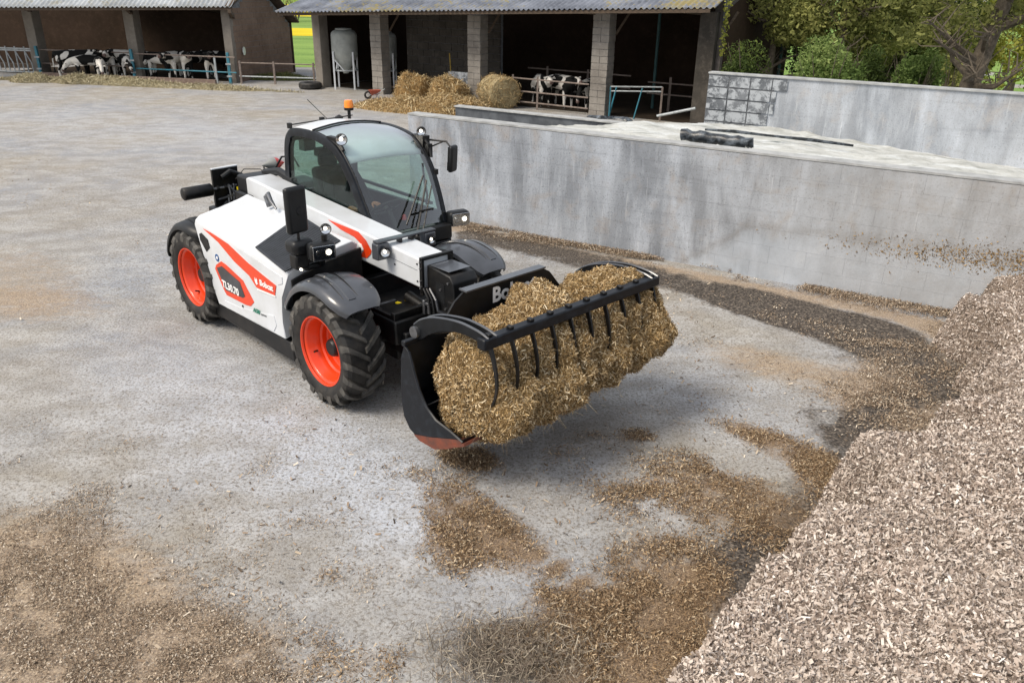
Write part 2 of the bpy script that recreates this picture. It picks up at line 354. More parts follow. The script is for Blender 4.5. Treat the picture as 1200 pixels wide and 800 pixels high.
a_dark = attr_of(GP, DARK) + strip(GP, [(560, 276), (700, 308), (830, 342), (940, 370), (1030, 392)], .45, .66) + strip(GP, [(880, 352), (1000, 385), (1090, 420), (1110, 440)], .62, .52) + strip(GP, [(1110, 445), (1040, 490), (985, 540), (930, 605), (880, 650), (830, 710), (770, 780)], .30, .55)  # darker strips along the wall foot and the pile foot
a_tan += strip(GP, [(540, 268), (700, 303), (800, 322), (1000, 360), (1100, 385)], .28, .75)
a_blue = attr_of(GP, BLUE)
a_trk = np.zeros(len(GP))
for pts in ([(-60, 262), (120, 232), (300, 196), (420, 170)], [(-60, 292), (110, 262), (200, 246)], [(120, 830), (220, 640), (300, 520), (330, 440)], [(250, 840), (345, 640), (400, 540), (420, 470)], [(640, 600), (760, 520), (860, 440), (900, 400)], [(500, 560), (640, 520), (780, 470), (860, 430)], [(-40, 180), (160, 150), (330, 130)], [(-40, 430), (80, 420), (200, 390)]): a_trk += strip(GP, pts, .17, .5)
nx, ny = len(gx), len(gy); I = np.arange(nx * ny).reshape(ny, nx); GF = np.stack([I[:-1, :-1], I[:-1, 1:], I[1:, 1:], I[1:, :-1]], -1).reshape(-1, 4)
GZ = GP.copy(); near = (GP[:, 1] < 45) & (np.abs(GP[:, 0]) < 30)
GZ[:, 2] = np.where(near, .018 * fbm(GP, .35, 3, 3) + .02 * np.clip(a_chip, 0, 1) * (1 + fbm(GP, 2.2, 8, 3)), 0)
g_ = big_mesh('ground', GZ, GF, gmat(), {'chip': a_chip, 'tan': a_tan, 'dark': a_dark, 'blue': a_blue, 'track': a_trk}, smooth=True); tag(g_, kind='structure')
# meadow behind the barns
def meadowmat(name, a, b, c):
    t = NT(name); n_ = t.noise(t.pos((.25, 1, 1)), .5, 5); f_ = t.noise(t.pos(), 8, 5, .7); t.base(t.mix(t.ramp(f_, [(.4, 0.0), (.65, .6)]), t.ramp(n_, [(.35, a), (.65, b)]), c)); return t.fin(.95, spec=.1)
MB().add([(-60, 39.5, .01), (60, 39.5, .01), (200, 300, .01), (-200, 300, .01)], [(0, 1, 2, 3)]).build('meadow', meadowmat('meadow_grass', '#55763a', '#7d9a4e', '#93a85c'))
COL.objects['meadow']['kind'] = 'structure'
MB().add([(9.6, 21, .008), (40, 6, .008), (60, 39.4, .008), (9.6, 39.4, .008)], [(0, 1, 2, 3)]).build('orchard_grass', COL.objects['meadow'].data.materials[0]); COL.objects['orchard_grass']['kind'] = 'structure'
ym = meadowmat('rapeseed_bloom', '#cdb21c', '#dcc52c', '#a5a530')
for i, (y0, y1) in enumerate(((62, 72), (95, 140))):
    o = MB().add([(-80, y0, .02), (0, y0, .02), (0, y1, .02), (-80, y1, .02)], [(0, 1, 2, 3)]).build('rapeseed_field', ym); o['kind'] = 'structure'
# ---- silage clamp walls
wm = wallmat('weathered_wall', .0, '#a6acb4', '#7b8087', '#9b9187', stain=True); wm2 = wallmat('pale_wall', .15, '#a9adb3', '#7c828a', '#a8a098'); mort = M('mortar', '#5f6266', '#7f8286', 12, .95, obj=False)
capm = M('wall_coping', '#8e9090', '#aeb0b0', 5, .9, bump=.4, bscale=40, obj=False)
def block_wall(root, t0, t1, n, h, ch, bl, front=True, thick=.2, mat=wm, gap=.0014, shared={}, jit=.0005, z0=0, tb1=None):
    key = (bl, ch, mat.name)
    if key not in shared:
        b = MB().box(gap / 2, bl - gap / 2, 0, .03, gap / 2, ch - gap / 2); o = b.build('block', mat, root, bevel=.003, seg=1); shared[key] = o.data; proto = o
        bpy.data.objects.remove(o)
    me = shared[key]; rows = int(round((h - z0) / ch))
    for r in range(rows):
        off = (r % 2) * bl / 2; t = t0 - off
        while t < (tb1 or t1) - 1e-3:
            a = max(t, t0); L = min(t + bl, tb1 or t1) - a
            o = bpy.data.objects.new('block', me); COL.objects.link(o); o.parent = root
            q = cl(a, n - .03 + random.uniform(-jit, jit)); o.location = (q.x, q.y, z0 + r * ch); o.rotation_euler = (0, 0, WANG); o.scale = (L / bl, 1, 1); t += bl
def clamp_wall(label, t0, t1, n, h, thick, cat='wall', mat=wm):
    root = tag(empty('retaining_wall', (0, 0, 0)), label, cat); q = cl(t0, n)
    c = MB(); vs = [cl(t, nn, z) for z in (-.05, h - .03) for t, nn in ((t0, n), (t1, n), (t1, n + thick), (t0, n + thick))]
    c.add(vs, [(0, 1, 2, 3), (7, 6, 5, 4), (0, 4, 5, 1), (1, 5, 6, 2), (2, 6, 7, 3), (3, 7, 4, 0)]).build('wall_core', mat if n > 4 else mort, root)
    c = MB(); vs = [cl(t, nn, z) for z in (h - .028, h) for t, nn in ((t0 - .01, n - .036), (t1 + .01, n - .036), (t1 + .01, n + thick + .01), (t0 - .01, n + thick + .01))]
    c.add(vs, [(0, 1, 2, 3), (7, 6, 5, 4), (0, 4, 5, 1), (1, 5, 6, 2), (2, 6, 7, 3), (3, 7, 4, 0)]).build('coping', capm, root); return root
fw = clamp_wall('long grey weathered concrete block wall behind the telehandler, streaked white', -1.38, 13, 0, 1.75, .2); block_wall(fw, -1.38, 13, 0, 1.72, .245, .5, tb1=9.1)
sw = clamp_wall('low dark concrete wall section behind the left end of the long grey wall', -3.55, 2.0, 4.55, 1.2, .18, mat=M('dark_wall', '#3c4046', '#5d6268', 3, .9, bump=.5, bscale=30, obj=False))
bwl = clamp_wall('pale rendered back wall of the silage clamp with bare blocks at its left end', 2.12, 16, 5.15, 2.25, .2, mat=wm2)
t = NT('limewashed_block'); P_ = t.pos(); t.base(t.mix(t.ramp(t.noise(P_, 5.5, 6, .75, .4), [(.46, 0.0), (.56, 1.0)]), t.ramp(t.noise(P_, 1.5, 4), [(.35, '#54585d'), (.65, '#74787d')]), '#a4a9ae')); t.bump(t.noise(P_, 25, 5, .7), .6, .01); blkm = t.fin(.92, spec=.2)
for r_ in range(10): block_wall(bwl, 2.12 + (0 if r_ % 2 else .0), 16, 5.15, .22 * (r_ + 1), .22, .42, mat=blkm, tb1=2.55 + .125 * r_ + random.uniform(-.08, .08), gap=.028, jit=.006, z0=.22 * r_)
c = MB(); vs = [cl(t, nn, z) for z in (0, 2.2) for t, nn in ((2.125, 5.135), (2.6 + (.9 if z else 0), 5.135), (2.6 + (.9 if z else 0), 5.149), (2.125, 5.149))]
c.add(vs, [(0, 1, 2, 3), (7, 6, 5, 4), (0, 4, 5, 1), (1, 5, 6, 2), (2, 6, 7, 3), (3, 7, 4, 0)]).build('mortar_bed', M('dark_mortar', '#4b4e52', '#64676b', 9, .95, obj=False), bwl)
# silage heap between the walls, under pale dusty sheeting
def heap_z(t, n):
    zr = 1.70 - .02 * t; back = 1.40 - .065 * max(0, t - 2); u = np.clip(n / 5.1, 0, 1); z = zr * (1 - u) + back * u + .05 * math.sin(math.pi * u)
    e = (t - (-.35 + .52 * n)) / .9; return z * max(0, min(1, e)) ** .45 if e < 1 else z
V = []; nt1, nn1 = 170, 70
for i in range(nt1 + 1):
    for j in range(nn1 + 1):
        t = -.6 + 14 * (i / nt1) ** 1.1; n = .2 + 4.95 * j / nn1; V.append(cl(t, n, heap_z(t, n)))
V = np.array([tuple(q) for q in V]); V[:, 2] += (fbm(V, 1.6, 21, 4) * .035 + .012 * fbm(V, 7, 3, 3)) * (V[:, 2] > .1)
I = np.arange((nt1 + 1) * (nn1 + 1)).reshape(nt1 + 1, nn1 + 1); Fh = np.stack([I[:-1, :-1], I[1:, :-1], I[1:, 1:], I[:-1, 1:]], -1).reshape(-1, 4)
t = NT('dusty_sheet'); P_ = t.pos(); b_ = t.ramp(t.noise(t.pos((1, 1.6, 1), rot=(0, 0, .5)), 1.6, 7, .7, .5), [(.3, '#8f918c'), (.5, '#babbb6'), (.66, '#cfd3d3')]); b_ = t.mix(t.ramp(t.noise(P_, 3.5, 7, .75), [(.55, 0.0), (.70, .8)]), b_, '#84877f'); b_ = t.mix(t.ramp(t.noise(t.pos((.6, 3, 1), rot=(0, 0, .52)), 1.5, 5, .6), [(.60, 0.0), (.70, .7)]), b_, '#5d6664'); t.base(b_); t.bump(t.noise(P_, 9, 6, .7), .6, .03)
hp = big_mesh('sheeted_heap', V, Fh, t.fin(.8, spec=.3), smooth=True); tag(hp, 'long pale dusty sheeted silage heap filling the clamp between the two grey walls', 'heap')
# roll and flaps of black film on the heap
K['film'] = M('black_film', '#1d2227', '#7d868f', 9, .35, bump=.5, bscale=30, lo=.45, hi=.8)
a, b = cl(3.28, .42, 1.80), cl(4.22, .50, 1.76); rr = []
for k in range(15): u = k / 14; rr.append(.085 + .006 * math.sin(k * 2.1) + .005 * math.sin(k * 5.3))
o = MB().tube([a.lerp(b, k / 14) + Vector((0, 0, .012 * math.sin(k * 1.7))) for k in range(15)], rr, 12).build('film_roll', K['film'], smooth=True, ang=50); tag(o, 'rolled up black plastic film lying on the heap against the long grey wall', 'plastic roll')
MB().tube([b, b + WD * .05 + Vector((0, 0, .03)), b + WD * .09 - Vector((0, 0, .05))], [.09, .07, .02], 10).build('loose_end', K['film'], o, smooth=True)
def flap(label, pts, wdt, zig=1):
    P3 = [wp(x, y, z) for x, y, z in pts]; rings = []
    for i, q in enumerate(P3):
        d = (P3[min(i + 1, len(P3) - 1)] - P3[max(i - 1, 0)]).normalized(); s_ = Vector((-d.y, d.x, 0)).normalized(); ww = wdt * (.4 + .6 * math.sin(math.pi * (i + .3) / len(P3)))
        rings.append([q - s_ * ww, q + Vector((0, 0, .03 + .02 * (i % 2))), q + s_ * ww + Vector((0, 0, .01))])
    m = MB().loft(rings, closed=False, caps=False).build('film_flap', K['film'], smooth=True, solid=.006); tag(m, label, 'plastic film', 'loose black film on the heap')
flap('short flap of black film curling up at the rear edge of the heap', [(690, 137, 1.55), (705, 139, 1.60), (720, 139, 1.57), (735, 141, 1.62), (744, 146, 1.55)], .10)
flap('long thin strip of black film half buried along the sheeted heap', [(826, 153, 1.60), (860, 156, 1.60), (900, 160, 1.57), (950, 166, 1.55), (1000, 172, 1.54)], .014)
# ---- barns
def plainwall(name, a, b, c):
    t = NT(name); P = t.pos(); q = t.mix(t.ramp(t.noise(P, .8, 6, .65), [(.35, 0.0), (.65, 1.0)]), a, b); q = t.mix(t.ramp(t.noise(P, 5, 6, .7), [(.5, 0.0), (.75, .6)]), q, c); t.base(q); t.bump(t.noise(P, 25, 5, .7), .5, .01); return t.fin(.95, spec=.15)
K['oldblock'] = plainwall('barn_block', '#4f4b46', '#3a3733', '#625c55'); K['brownblock'] = plainwall('brown_barn_block', '#806e61', '#6a594d', '#8d7b6c'); K['unlitwall'] = plainwall('dark_inner_wall', '#40332a', '#32281f', '#4f4034')  # inner walls' base colour darkened to stand for the unlit interior
K['darkwood'] = M('old_timber', '#3c3229', '#5a4c3e', 12, .9, sc=(1, 1, 6)); K['pillar'] = plainwall('pillar_concrete', '#857f77', '#69635c', '#928c84'); K['pillarblock'] = plainwall('pillar_block', '#96918a', '#736e68', '#a39e96')
t = NT('fibre_cement_roof'); P_ = t.pos(); b_ = t.ramp(t.noise(P_, 1.2, 6, .65), [(.35, '#595e68'), (.65, '#868c98')]); lich = t.math('ADD', t.noise(P_, 4, 7, .75), t.math('MULTIPLY', t.math('SUBTRACT', t.noise(P_, .3, 2), .5), .8))
b_ = t.mix(t.ramp(lich, [(.56, 0.0), (.68, .85)]), b_, '#8f8350'); t.base(b_); K['roof'] = t.fin(.85, spec=.2)
t = NT('pale_fibre_cement'); P_ = t.pos(); t.base(t.mix(t.ramp(t.noise(P_, 3, 6, .7), [(.5, 0.0), (.65, .6)]), t.ramp(t.noise(P_, 1.2, 6, .65), [(.35, '#8f9498'), (.65, '#b7bcc0')]), '#8a8262')); K['roof2'] = t.fin(.85, spec=.2)
def vline(q, z): return Vector((q[0], q[1], z))
def corrugated(name, E0, E1, rise, run, mat, parent, pitch=.17, amp=.028):
    d = (E1 - E0); L = d.length; d.normalize(); nb = Vector((-d.y, d.x, 0)).normalized(); 
    if nb.y < 0: nb = -nb
    n = int(L / pitch * 6); V = []; F = []; rows = [(0, 0), (.33, .33), (.66, .66), (1, 1)]
    for i in range(n + 1):
        s_ = L * i / n; dz = amp * math.cos(2 * math.pi * s_ / pitch)
        for u, v in rows: V.append(tuple(E0 + d * s_ + nb * run * u + Vector((0, 0, rise * v + dz))))
    k = len(rows); V = np.array(V); I = np.arange((n + 1) * k).reshape(n + 1, k); F = np.stack([I[:-1, :-1], I[1:, :-1], I[1:, 1:], I[:-1, 1:]], -1).reshape(-1, 4)
    o = big_mesh(name, V, F, mat, parent=parent, smooth=True); q = o.modifiers.new('solid', 'SOLIDIFY'); q.thickness = .012; return o, nb
def quadwall(name, a, b, z0a, z1a, z0b, z1b, mat, parent, th=.15):
    a, b = Vector((a[0], a[1], 0)), Vector((b[0], b[1], 0)); d = (b - a).normalized(); n = Vector((-d.y, d.x, 0)) * th
    vs = [vline(a, z0a), vline(b, z0b), vline(b, z1b), vline(a, z1a)]; vs2 = [q + n for q in vs]
    return MB().add(vs + vs2, [(0, 1, 2, 3), (7, 6, 5, 4), (0, 4, 5, 1), (1, 5, 6, 2), (2, 6, 7, 3), (3, 7, 4, 0)]).build(name, mat, parent)
def slab_pillar(x, y, w_, d_, h, ang, parent, mat, lean=0, name='pillar'):
    m = MB(); m.box(-w_ / 2, w_ / 2, -d_ / 2, d_ / 2, -.05, h); o = m.build(name, mat, parent, bevel=.02); o.location = (x, y, 0); o.rotation_euler = (0, 0, ang); return o
# barn on the left
b1 = tag(empty('open_barn', (0, 0, 0)), 'open-fronted cattle barn at the top left with heifers behind its feed rails', 'barn')
e0, e1 = wp(0, 8.5, 2.65), wp(271, 8, 2.80); dd = (e1 - e0); e0 = e0 - dd * .45
o, nb1 = corrugated('roof', e0, e1, 1.25, 3.0, K['roof2'], b1); P1d = dd.normalized()
MB().beam(e0 + Vector((0, .08, -.07)), e1 + Vector((0, .08, -.07)), .05, .10).build('eave_board', K['darkwood'], b1)
PL1 = [(-24.0, 35.3), (-19.55, 34.5), (-15.25, 33.9), (-11.05, 33.1)]; ang1 = math.atan2(PL1[3][1] - PL1[0][1], PL1[3][0] - PL1[0][0])
for x, y in PL1[:3]: slab_pillar(x, y, .42, .5, 2.62, ang1, b1, K['pillar'])
slab_pillar(-11.15, 33.1, .35, .5, 2.72, ang1, b1, K['pillar'])
for x, y in PL1[1:]:
    MB().beam((x + .05, y + .1, 2.40), (x + .3, y - 1.0, 2.66), .12, .14).build('rafter_end', K['darkwood'], b1)
bk0, bk1 = Vector((-28, 39.5, 0)), Vector((-9.9, 37.3, 0))
quadwall('rear_wall', bk0, bk1, 0, 3.6, 0, 2.1, K['unlitwall'], b1)
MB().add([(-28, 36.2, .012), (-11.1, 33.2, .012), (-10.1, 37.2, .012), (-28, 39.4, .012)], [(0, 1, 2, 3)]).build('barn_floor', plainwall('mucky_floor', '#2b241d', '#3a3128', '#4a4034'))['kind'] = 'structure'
gp = [Vector((-11.0, 33.0, 0)), Vector((-9.93, 37.25, 0))]
gl_ = gp[1] - gp[0]; gn = Vector((gl_.y, -gl_.x, 0)).normalized() * .18; prof = [(0, -.05), (1.0, -.05), (1.0, 2.02), (.45, 3.6), (0, 2.72)]
vs = [gp[0] + gl_ * u + Vector((0, 0, z)) for u, z in prof]; vs2 = [q - gn for q in vs]; k = 5
gw = MB().add(vs + vs2, [tuple(range(k)), tuple(reversed(range(k, 2 * k)))] + [(i, (i + 1) % k, k + (i + 1) % k, k + i) for i in range(k)]).build('gable_wall', mort, b1)
K['brick'] = K['brownblock']
bme = MB().box(.006, .444, -.0, .02, .006, .204).build('block', K['brownblock'], gw).data; bpy.data.objects.remove([o for o in COL.objects if o.data == bme][0])
L_ = gl_.length; du = gl_.normalized(); ga = math.atan2(du.y, du.x); onrm = gn.normalized()
for r in range(17):
    z = r * .21; s_ = -(r % 2) * .225
    while s_ < L_ - .01:
        a = max(0, s_); l = min(s_ + .45, L_) - a; u = (a + l / 2) / L_; zt = 2.72 + (3.6 - 2.72) * u / .45 if u < .45 else 3.6 - (3.6 - 2.02) * (u - .45) / .55
        if z + .21 < zt and l > .05:
            o = bpy.data.objects.new('block', bme); COL.objects.link(o); o.parent = gw; q = gp[0] + du * a + onrm * random.uniform(.004, .012); o.location = (q.x, q.y, z); o.rotation_euler = (0, 0, ga + math.pi * 0); o.scale = (l / .45, 1, 1)
            q2 = onrm * .018; o.location = (q.x + q2.x * 0, q.y + q2.y * 0, z)
        s_ += .45
rt = MB(); a = gp[0] + gl_ * -.12 + Vector((0, 0, 2.78)); b = gp[0] + gl_ * .45 + Vector((0, 0, 3.78)); c = gp[0] + gl_ * 1.08 + Vector((0, 0, 2.06)); ex = onrm * .3; bx = -onrm * 8
vs = [a + ex, b + ex, c + ex, a + bx, b + bx, c + bx]
rt.add(vs, [(0, 1, 4, 3), (1, 2, 5, 4)]).build('roof_slope', K['darkwood'], b1, solid=.06)
MB().lathe([(0, .0), (0, .16), (.02, .16), (.02, 0)], c=tuple(gp[0] + gl_ * .12 + onrm * .05 + Vector((0, 0, 1.15))), ax=0, n=14).build('round_plate', K['white'], b1)
# barn in the middle
b2 = tag(empty('open_barn', (0, 0, 0)), 'open-fronted barn with block pillars in the middle, bales and a silo under it', 'barn')
f0, f1 = wp(322, 14, 2.70), wp(838, 9.3, 3.27); o, nb2 = corrugated('roof', f0, f1, 2.0, 7.5, K['roof'], b2)
MB().beam(f0 + Vector((.1, .1, -.08)), f1 + Vector((-.1, .1, -.08)), .05, .10).build('eave_board', K['darkwood'], b2)
PL2 = [(-7.43, 32.16), (-4.92, 30.45), (-1.32, 28.4), (2.62, 25.85), (5.42, 24.15)]; ang2 = math.atan2(-6.3, 10.03); H2 = [2.72, 2.84, 2.95, 3.1, 3.2]
pd = Vector((math.cos(ang2), math.sin(ang2), 0)); pn = Vector((-pd.y, pd.x, 0))
slab_pillar(*PL2[0], .38, .45, 2.75, ang2, b2, K['pillar'])
def blockpillar(x, y, w_, h, parent):
    e = empty('block_pillar', (x, y, 0), ang2); e.parent = parent; MB().box(-w_ / 2 + .02, w_ / 2 - .02, -.2, .2, -.02, h).build('pillar_core', mort, e); me = MB().box(0, w_ / 2 - .006, -.225, .225, .006, .194).build('block', K['pillarblock'], e, bevel=.005, seg=1)
    r = 0; first = True
    while r * .2 < h - .1:
        for k in range(2):
            if first: o = me; first = False
            else: o = bpy.data.objects.new('block', me.data); COL.objects.link(o); o.parent = e
            o.location = (-w_ / 2 + k * w_ / 2 + random.uniform(-.006, .006), random.uniform(-.008, .008), r * .2)
        r += 1
blockpillar(PL2[1][0], PL2[1][1], .5, 2.8, b2); blockpillar(PL2[2][0], PL2[2][1], .52, 2.9, b2); blockpillar(PL2[3][0], PL2[3][1], .55, 3.1, b2)
slab_pillar(PL2[4][0], PL2[4][1], .5, .45, 3.15, ang2, b2, K['oldblock'])
for (x, y), h in zip(PL2[1:], H2[1:]):
    MB().beam((x - .1, y + .2, h - .1), (x - .9, y - .55, h - .02), .12, .14).build('rafter_end', K['darkwood'], b2)
    MB().beam((x + .35, y + .1, h - .7), (x + .75, y + .1, h - .05), .07, .07).build('brace', K['darkwood'], b2)
def off(p, s_, n): return Vector((p[0], p[1], 0)) + pd * s_ + pn * n
quadwall('rear_wall', off(PL2[0], -.2, 7.0), off(PL2[4], .3, 7.0), 0, 5.1, 0, 5.1, K['unlitwall'], b2)
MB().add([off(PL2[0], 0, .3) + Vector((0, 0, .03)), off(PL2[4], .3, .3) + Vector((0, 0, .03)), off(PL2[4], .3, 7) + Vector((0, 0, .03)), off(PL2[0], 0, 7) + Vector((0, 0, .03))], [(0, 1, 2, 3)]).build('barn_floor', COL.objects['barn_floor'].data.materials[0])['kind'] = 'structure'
quadwall('side_wall', off(PL2[0], -.3, .2), off(PL2[0], -.3, 7.0), 0, 2.8, 0, 4.6, K['unlitwall'], b2)
quadwall('side_wall', off(PL2[4], .4, .2), off(PL2[4], .4, 7.0), 0, 3.2, 0, 5.1, K['unlitwall'], b2)
iw = quadwall('inner_wall', off(PL2[1], .1, 1.4), off(PL2[2], .0, 1.4), 0, 3.3, 0, 3.4, mort, b2)
ime = MB().box(.006, .494, -.035, 0.01, .006, .244).build('block', K['oldblock'], iw).data; bpy.data.objects.remove([o for o in COL.objects if o.data == ime][0])
ia = off(PL2[1], .1, 1.4); L_ = (off(PL2[2], 0, 1.4) - ia).length; da = (off(PL2[2], 0, 1.4) - ia).normalized()
for r in range(12):
    s_ = -(r % 2) * .25
    while s_ < L_ - .01:
        a = max(0, s_); l = min(s_ + .5, L_) - a; o = bpy.data.objects.new('block', ime); COL.objects.link(o); o.parent = iw; q = ia + da * a; o.location = (q.x, q.y - random.uniform(0, .004), r * .25); o.rotation_euler = (0, 0, math.atan2(da.y, da.x)); o.scale = (l / .5, 1, 1); s_ += .5
for s_, n, c in ((1.4, 2.5, 'darkwood'), (-2.2, 4.0, 'darkwood')):
    q = off(PL2[4], -s_ - 1.2, n); MB().tube([(q.x, q.y, 0), (q.x, q.y, 3.4)], .05, 8).build('post', M('teal_post', '#2b4a4c', '#3a5c5c', 5, .7), b2)
# low whitewashed wall beside the third pillar
lw = tag(empty('low_wall', (0, 0, 0)), 'low block wall patched with white paint beside the bales', 'wall'); q0, q1 = off(PL2[2], -1.1, -.1), off(PL2[2], -.2, -.1)
q0 = off(PL2[2], -1.15, -.15); me = MB().box(.004, .29, 0, .16, .004, .19).build('block', blkm, lw, bevel=.004, seg=1); me.location = (q0.x, q0.y, 0); me.rotation_euler = (0, 0, ang2)
for r in range(5):
    for k in range(3):
        if r + k == 0: continue
        o = bpy.data.objects.new('block', me.data); COL.objects.link(o); o.parent = lw; q = q0 + pd * .295 * k; o.location = (q.x, q.y, r * .195); o.rotation_euler = (0, 0, ang2)
# tall rendered wall right of the middle barn
tw = tag(empty('rendered_building', (0, 0, 0)), 'tall grey rendered building wall beside the right end of the middle barn', 'building')
quadwall('wall', (5.75, 23.95), (9.4, 29.8), 0, 5.6, 0, 5.6, plainwall('grey_render', '#6b6662', '#57524e', '#7b7570'), tw, .3)
MB().beam((5.72, 23.9, 2.9), (5.72, 23.9, 5.5), .10, .10).build('downpipe', K['fender'], tw)
# ---- feed barriers, rails and posts
K['galv'] = M('galvanised_tube', '#b4babc', '#8f9598', 9, .5, metal=.2); K['rusttube'] = M('rusty_tube', '#6e625b', '#8a7d74', 9, .7); K['teal'] = M('teal_paint', '#2f7f95', '#3b6a75', 8, .5)
fb = tag(empty('feed_barrier', (0, 0, 0)), 'galvanised headlock feed barrier with slanted bars at the far left barn bay', 'feed barrier')
qa, qb = Vector((-24, 35.05, 0)), Vector((-19.75, 34.3, 0)); da = (qb - qa).normalized(); L_ = (qb - qa).length
for z in (1.02, .95, .12): MB().beam(qa + Vector((0, 0, z)), qb + Vector((0, 0, z)), .05, .05).build('rail', K['galv'], fb)
n = 10
for k in range(n):
    q = qa + da * (L_ * (k + .3) / n)
    MB().tube([q + Vector((0, 0, 1.10)), q + Vector((0, 0, .12))], .028, 6).build('upright', K['galv'], fb)
    MB().tube([q + da * .0 + Vector((0, -.02, .95)), q + da * .24 + Vector((0, -.02, .45)), q + da * .24 + Vector((0, -.02, .12))], .024, 6).build('slanted_bar', K['galv'], fb)
def rails(label, a, b, zs, mats, posts=(), name='rail_fence', pm='rusttube', ph=1.1, group=None, r=.026):
    root = tag(empty(name, (0, 0, 0)), label, 'fence', group); a, b = Vector(a), Vector(b)
    for z, mt in zip(zs, mats): MB().tube([a + Vector((0, 0, z)), b + Vector((0, 0, z))], r, 6).build('rail', K[mt], root)
    for u in posts: q = a.lerp(b, u); MB().beam(q, q + Vector((0, 0, ph)), .07, .07).build('post', K[pm], root)
rails('two thin rusty rails across the left barn bay in front of the spotted heifer', (-19.5, 34.3, 0), (-15.35, 33.55, 0), (1.0, .48), ('rusttube', 'rusttube'))
rails('rusty upper rail and blue lower rail in front of the heifers by the gable', (-15.2, 33.5, 0), (-10.9, 32.55, 0), (.98, .42), ('rusttube', 'teal'), (.80,), pm='galv', ph=.95)
rails('open pipe rail fence running from the left barn gable across the gap', (-10.85, 32.7, 0), (-7.7, 32.4, 0), (.78, .28), ('rusttube', 'galv'), (.02, .45, .95), ph=.85)
for i, (x, y) in enumerate(((-19.45, 34.15), (-15.3, 33.45), (-11.2, 32.65))):
    lb = ['left', 'middle', 'right'][i]; root = tag(empty('steel_post', (x, y, 0)), ['blue steel post beside the headlock feed barrier', 'blue steel post between the two railed bays of the left barn', 'dull blue steel post at the gable corner of the left barn'][i], 'post')
    MB().beam((0, 0, 0), (0, 0, 1.15), .10, .10).build('shaft', K['teal'], root, bevel=.01); MB().box(-.1, .1, -.07, -.055, .70, .76).box(-.1, .1, -.07, -.055, .25, .31).build('bracket', K['galv'], root)
kb = MB(); kb.beam((-19.3, 33.75, .09), (-11.6, 32.15, .09), .12, .20); kb = kb.build('kerb_beam', M('old_sleeper', '#6c5a50', '#84746a', 8, .9, bump=.4), bevel=.01); tag(kb, 'long brown timber beam along the foot of the left barn feed rails', 'beam')
# stall railings and teal gate in the middle barn
g1 = tag(empty('stall_railing', (0, 0, 0)), 'grey tube stall railing between the third and fourth barn pillars', 'railing'); a, b = off(PL2[2], 1.5, -.15), off(PL2[3], -.35, -.15)
for z in (.22, .55, .95): MB().tube([a + Vector((0, 0, z)), b + Vector((0, 0, z))], .024, 6).build('rail', K['rusttube'], g1)
for u in (0, .34): q = a.lerp(b, u); MB().beam(q, q + Vector((0, 0, 1.05)), .06, .06).build('post', K['rusttube'], g1)
g2 = tag(empty('teal_gate', (0, 0, 0)), 'teal painted tube gate standing right of the fourth barn pillar', 'gate'); a, b = off(PL2[3], .42, -.2), off(PL2[3], 1.9, .3)
for z in (.95, .82): MB().tube([a + Vector((0, 0, z)), b + Vector((0, 0, z + .05))], .022, 6).build('rail', K['galv'], g2)
for u, w_ in ((0, .06), (.12, .0), (.62, 0)):
    q = a.lerp(b, u); MB().beam(q + Vector((0, 0, .95)), q + pd * (-.22 if u else 0), .06, .03).build('bar', K['teal'], g2)
MB().beam(b + Vector((0, 0, 1.0)), b, .05, .05).build('bar', K['rusttube'], g2)
g3 = tag(empty('wooden_pole', (0, 0, 0)), 'pale pole leaning across the right barn bay behind the heap', 'pole'); o = MB().tube([wp(770, 136, .5), wp(815, 127, .8)], .035, 8).build('shaft', K['galv'], g3)
for i in range(2):
    a, b = off(PL2[3], .5 , 2.0 + i), off(PL2[4], -.2, 2.0 + i); 
rails('dim pipe rail deep inside the right barn bay', off(PL2[3], .6, 2.2), off(PL2[4], -.1, 2.2), (.9, .55), ('rusttube', 'rusttube'), (.3, .8))
rails('dim pipe rail deep inside the barn behind the black and white cows', off(PL2[2], .4, 2.6), off(PL2[3], -.2, 2.6), (1.0, .6), ('rusttube', 'rusttube'), (.2, .6))

# ================================================================== TELEHANDLER (machine coordinates: x forward, y to its left, z up)
TH = tag(empty('telehandler', (MX, MY, 0), YAW), 'white telehandler with orange wheels and black cab frame, its grapple bucket raised full of silage', 'telehandler')
def arc(cx, cz, r, a0, a1, n): return [(cx + r * math.cos(math.radians(a0 + (a1 - a0) * i / n)), cz + r * math.sin(math.radians(a0 + (a1 - a0) * i / n))) for i in range(n + 1)]
TR, RIMR, WX, WZ = .558, .342, 1.4, .558
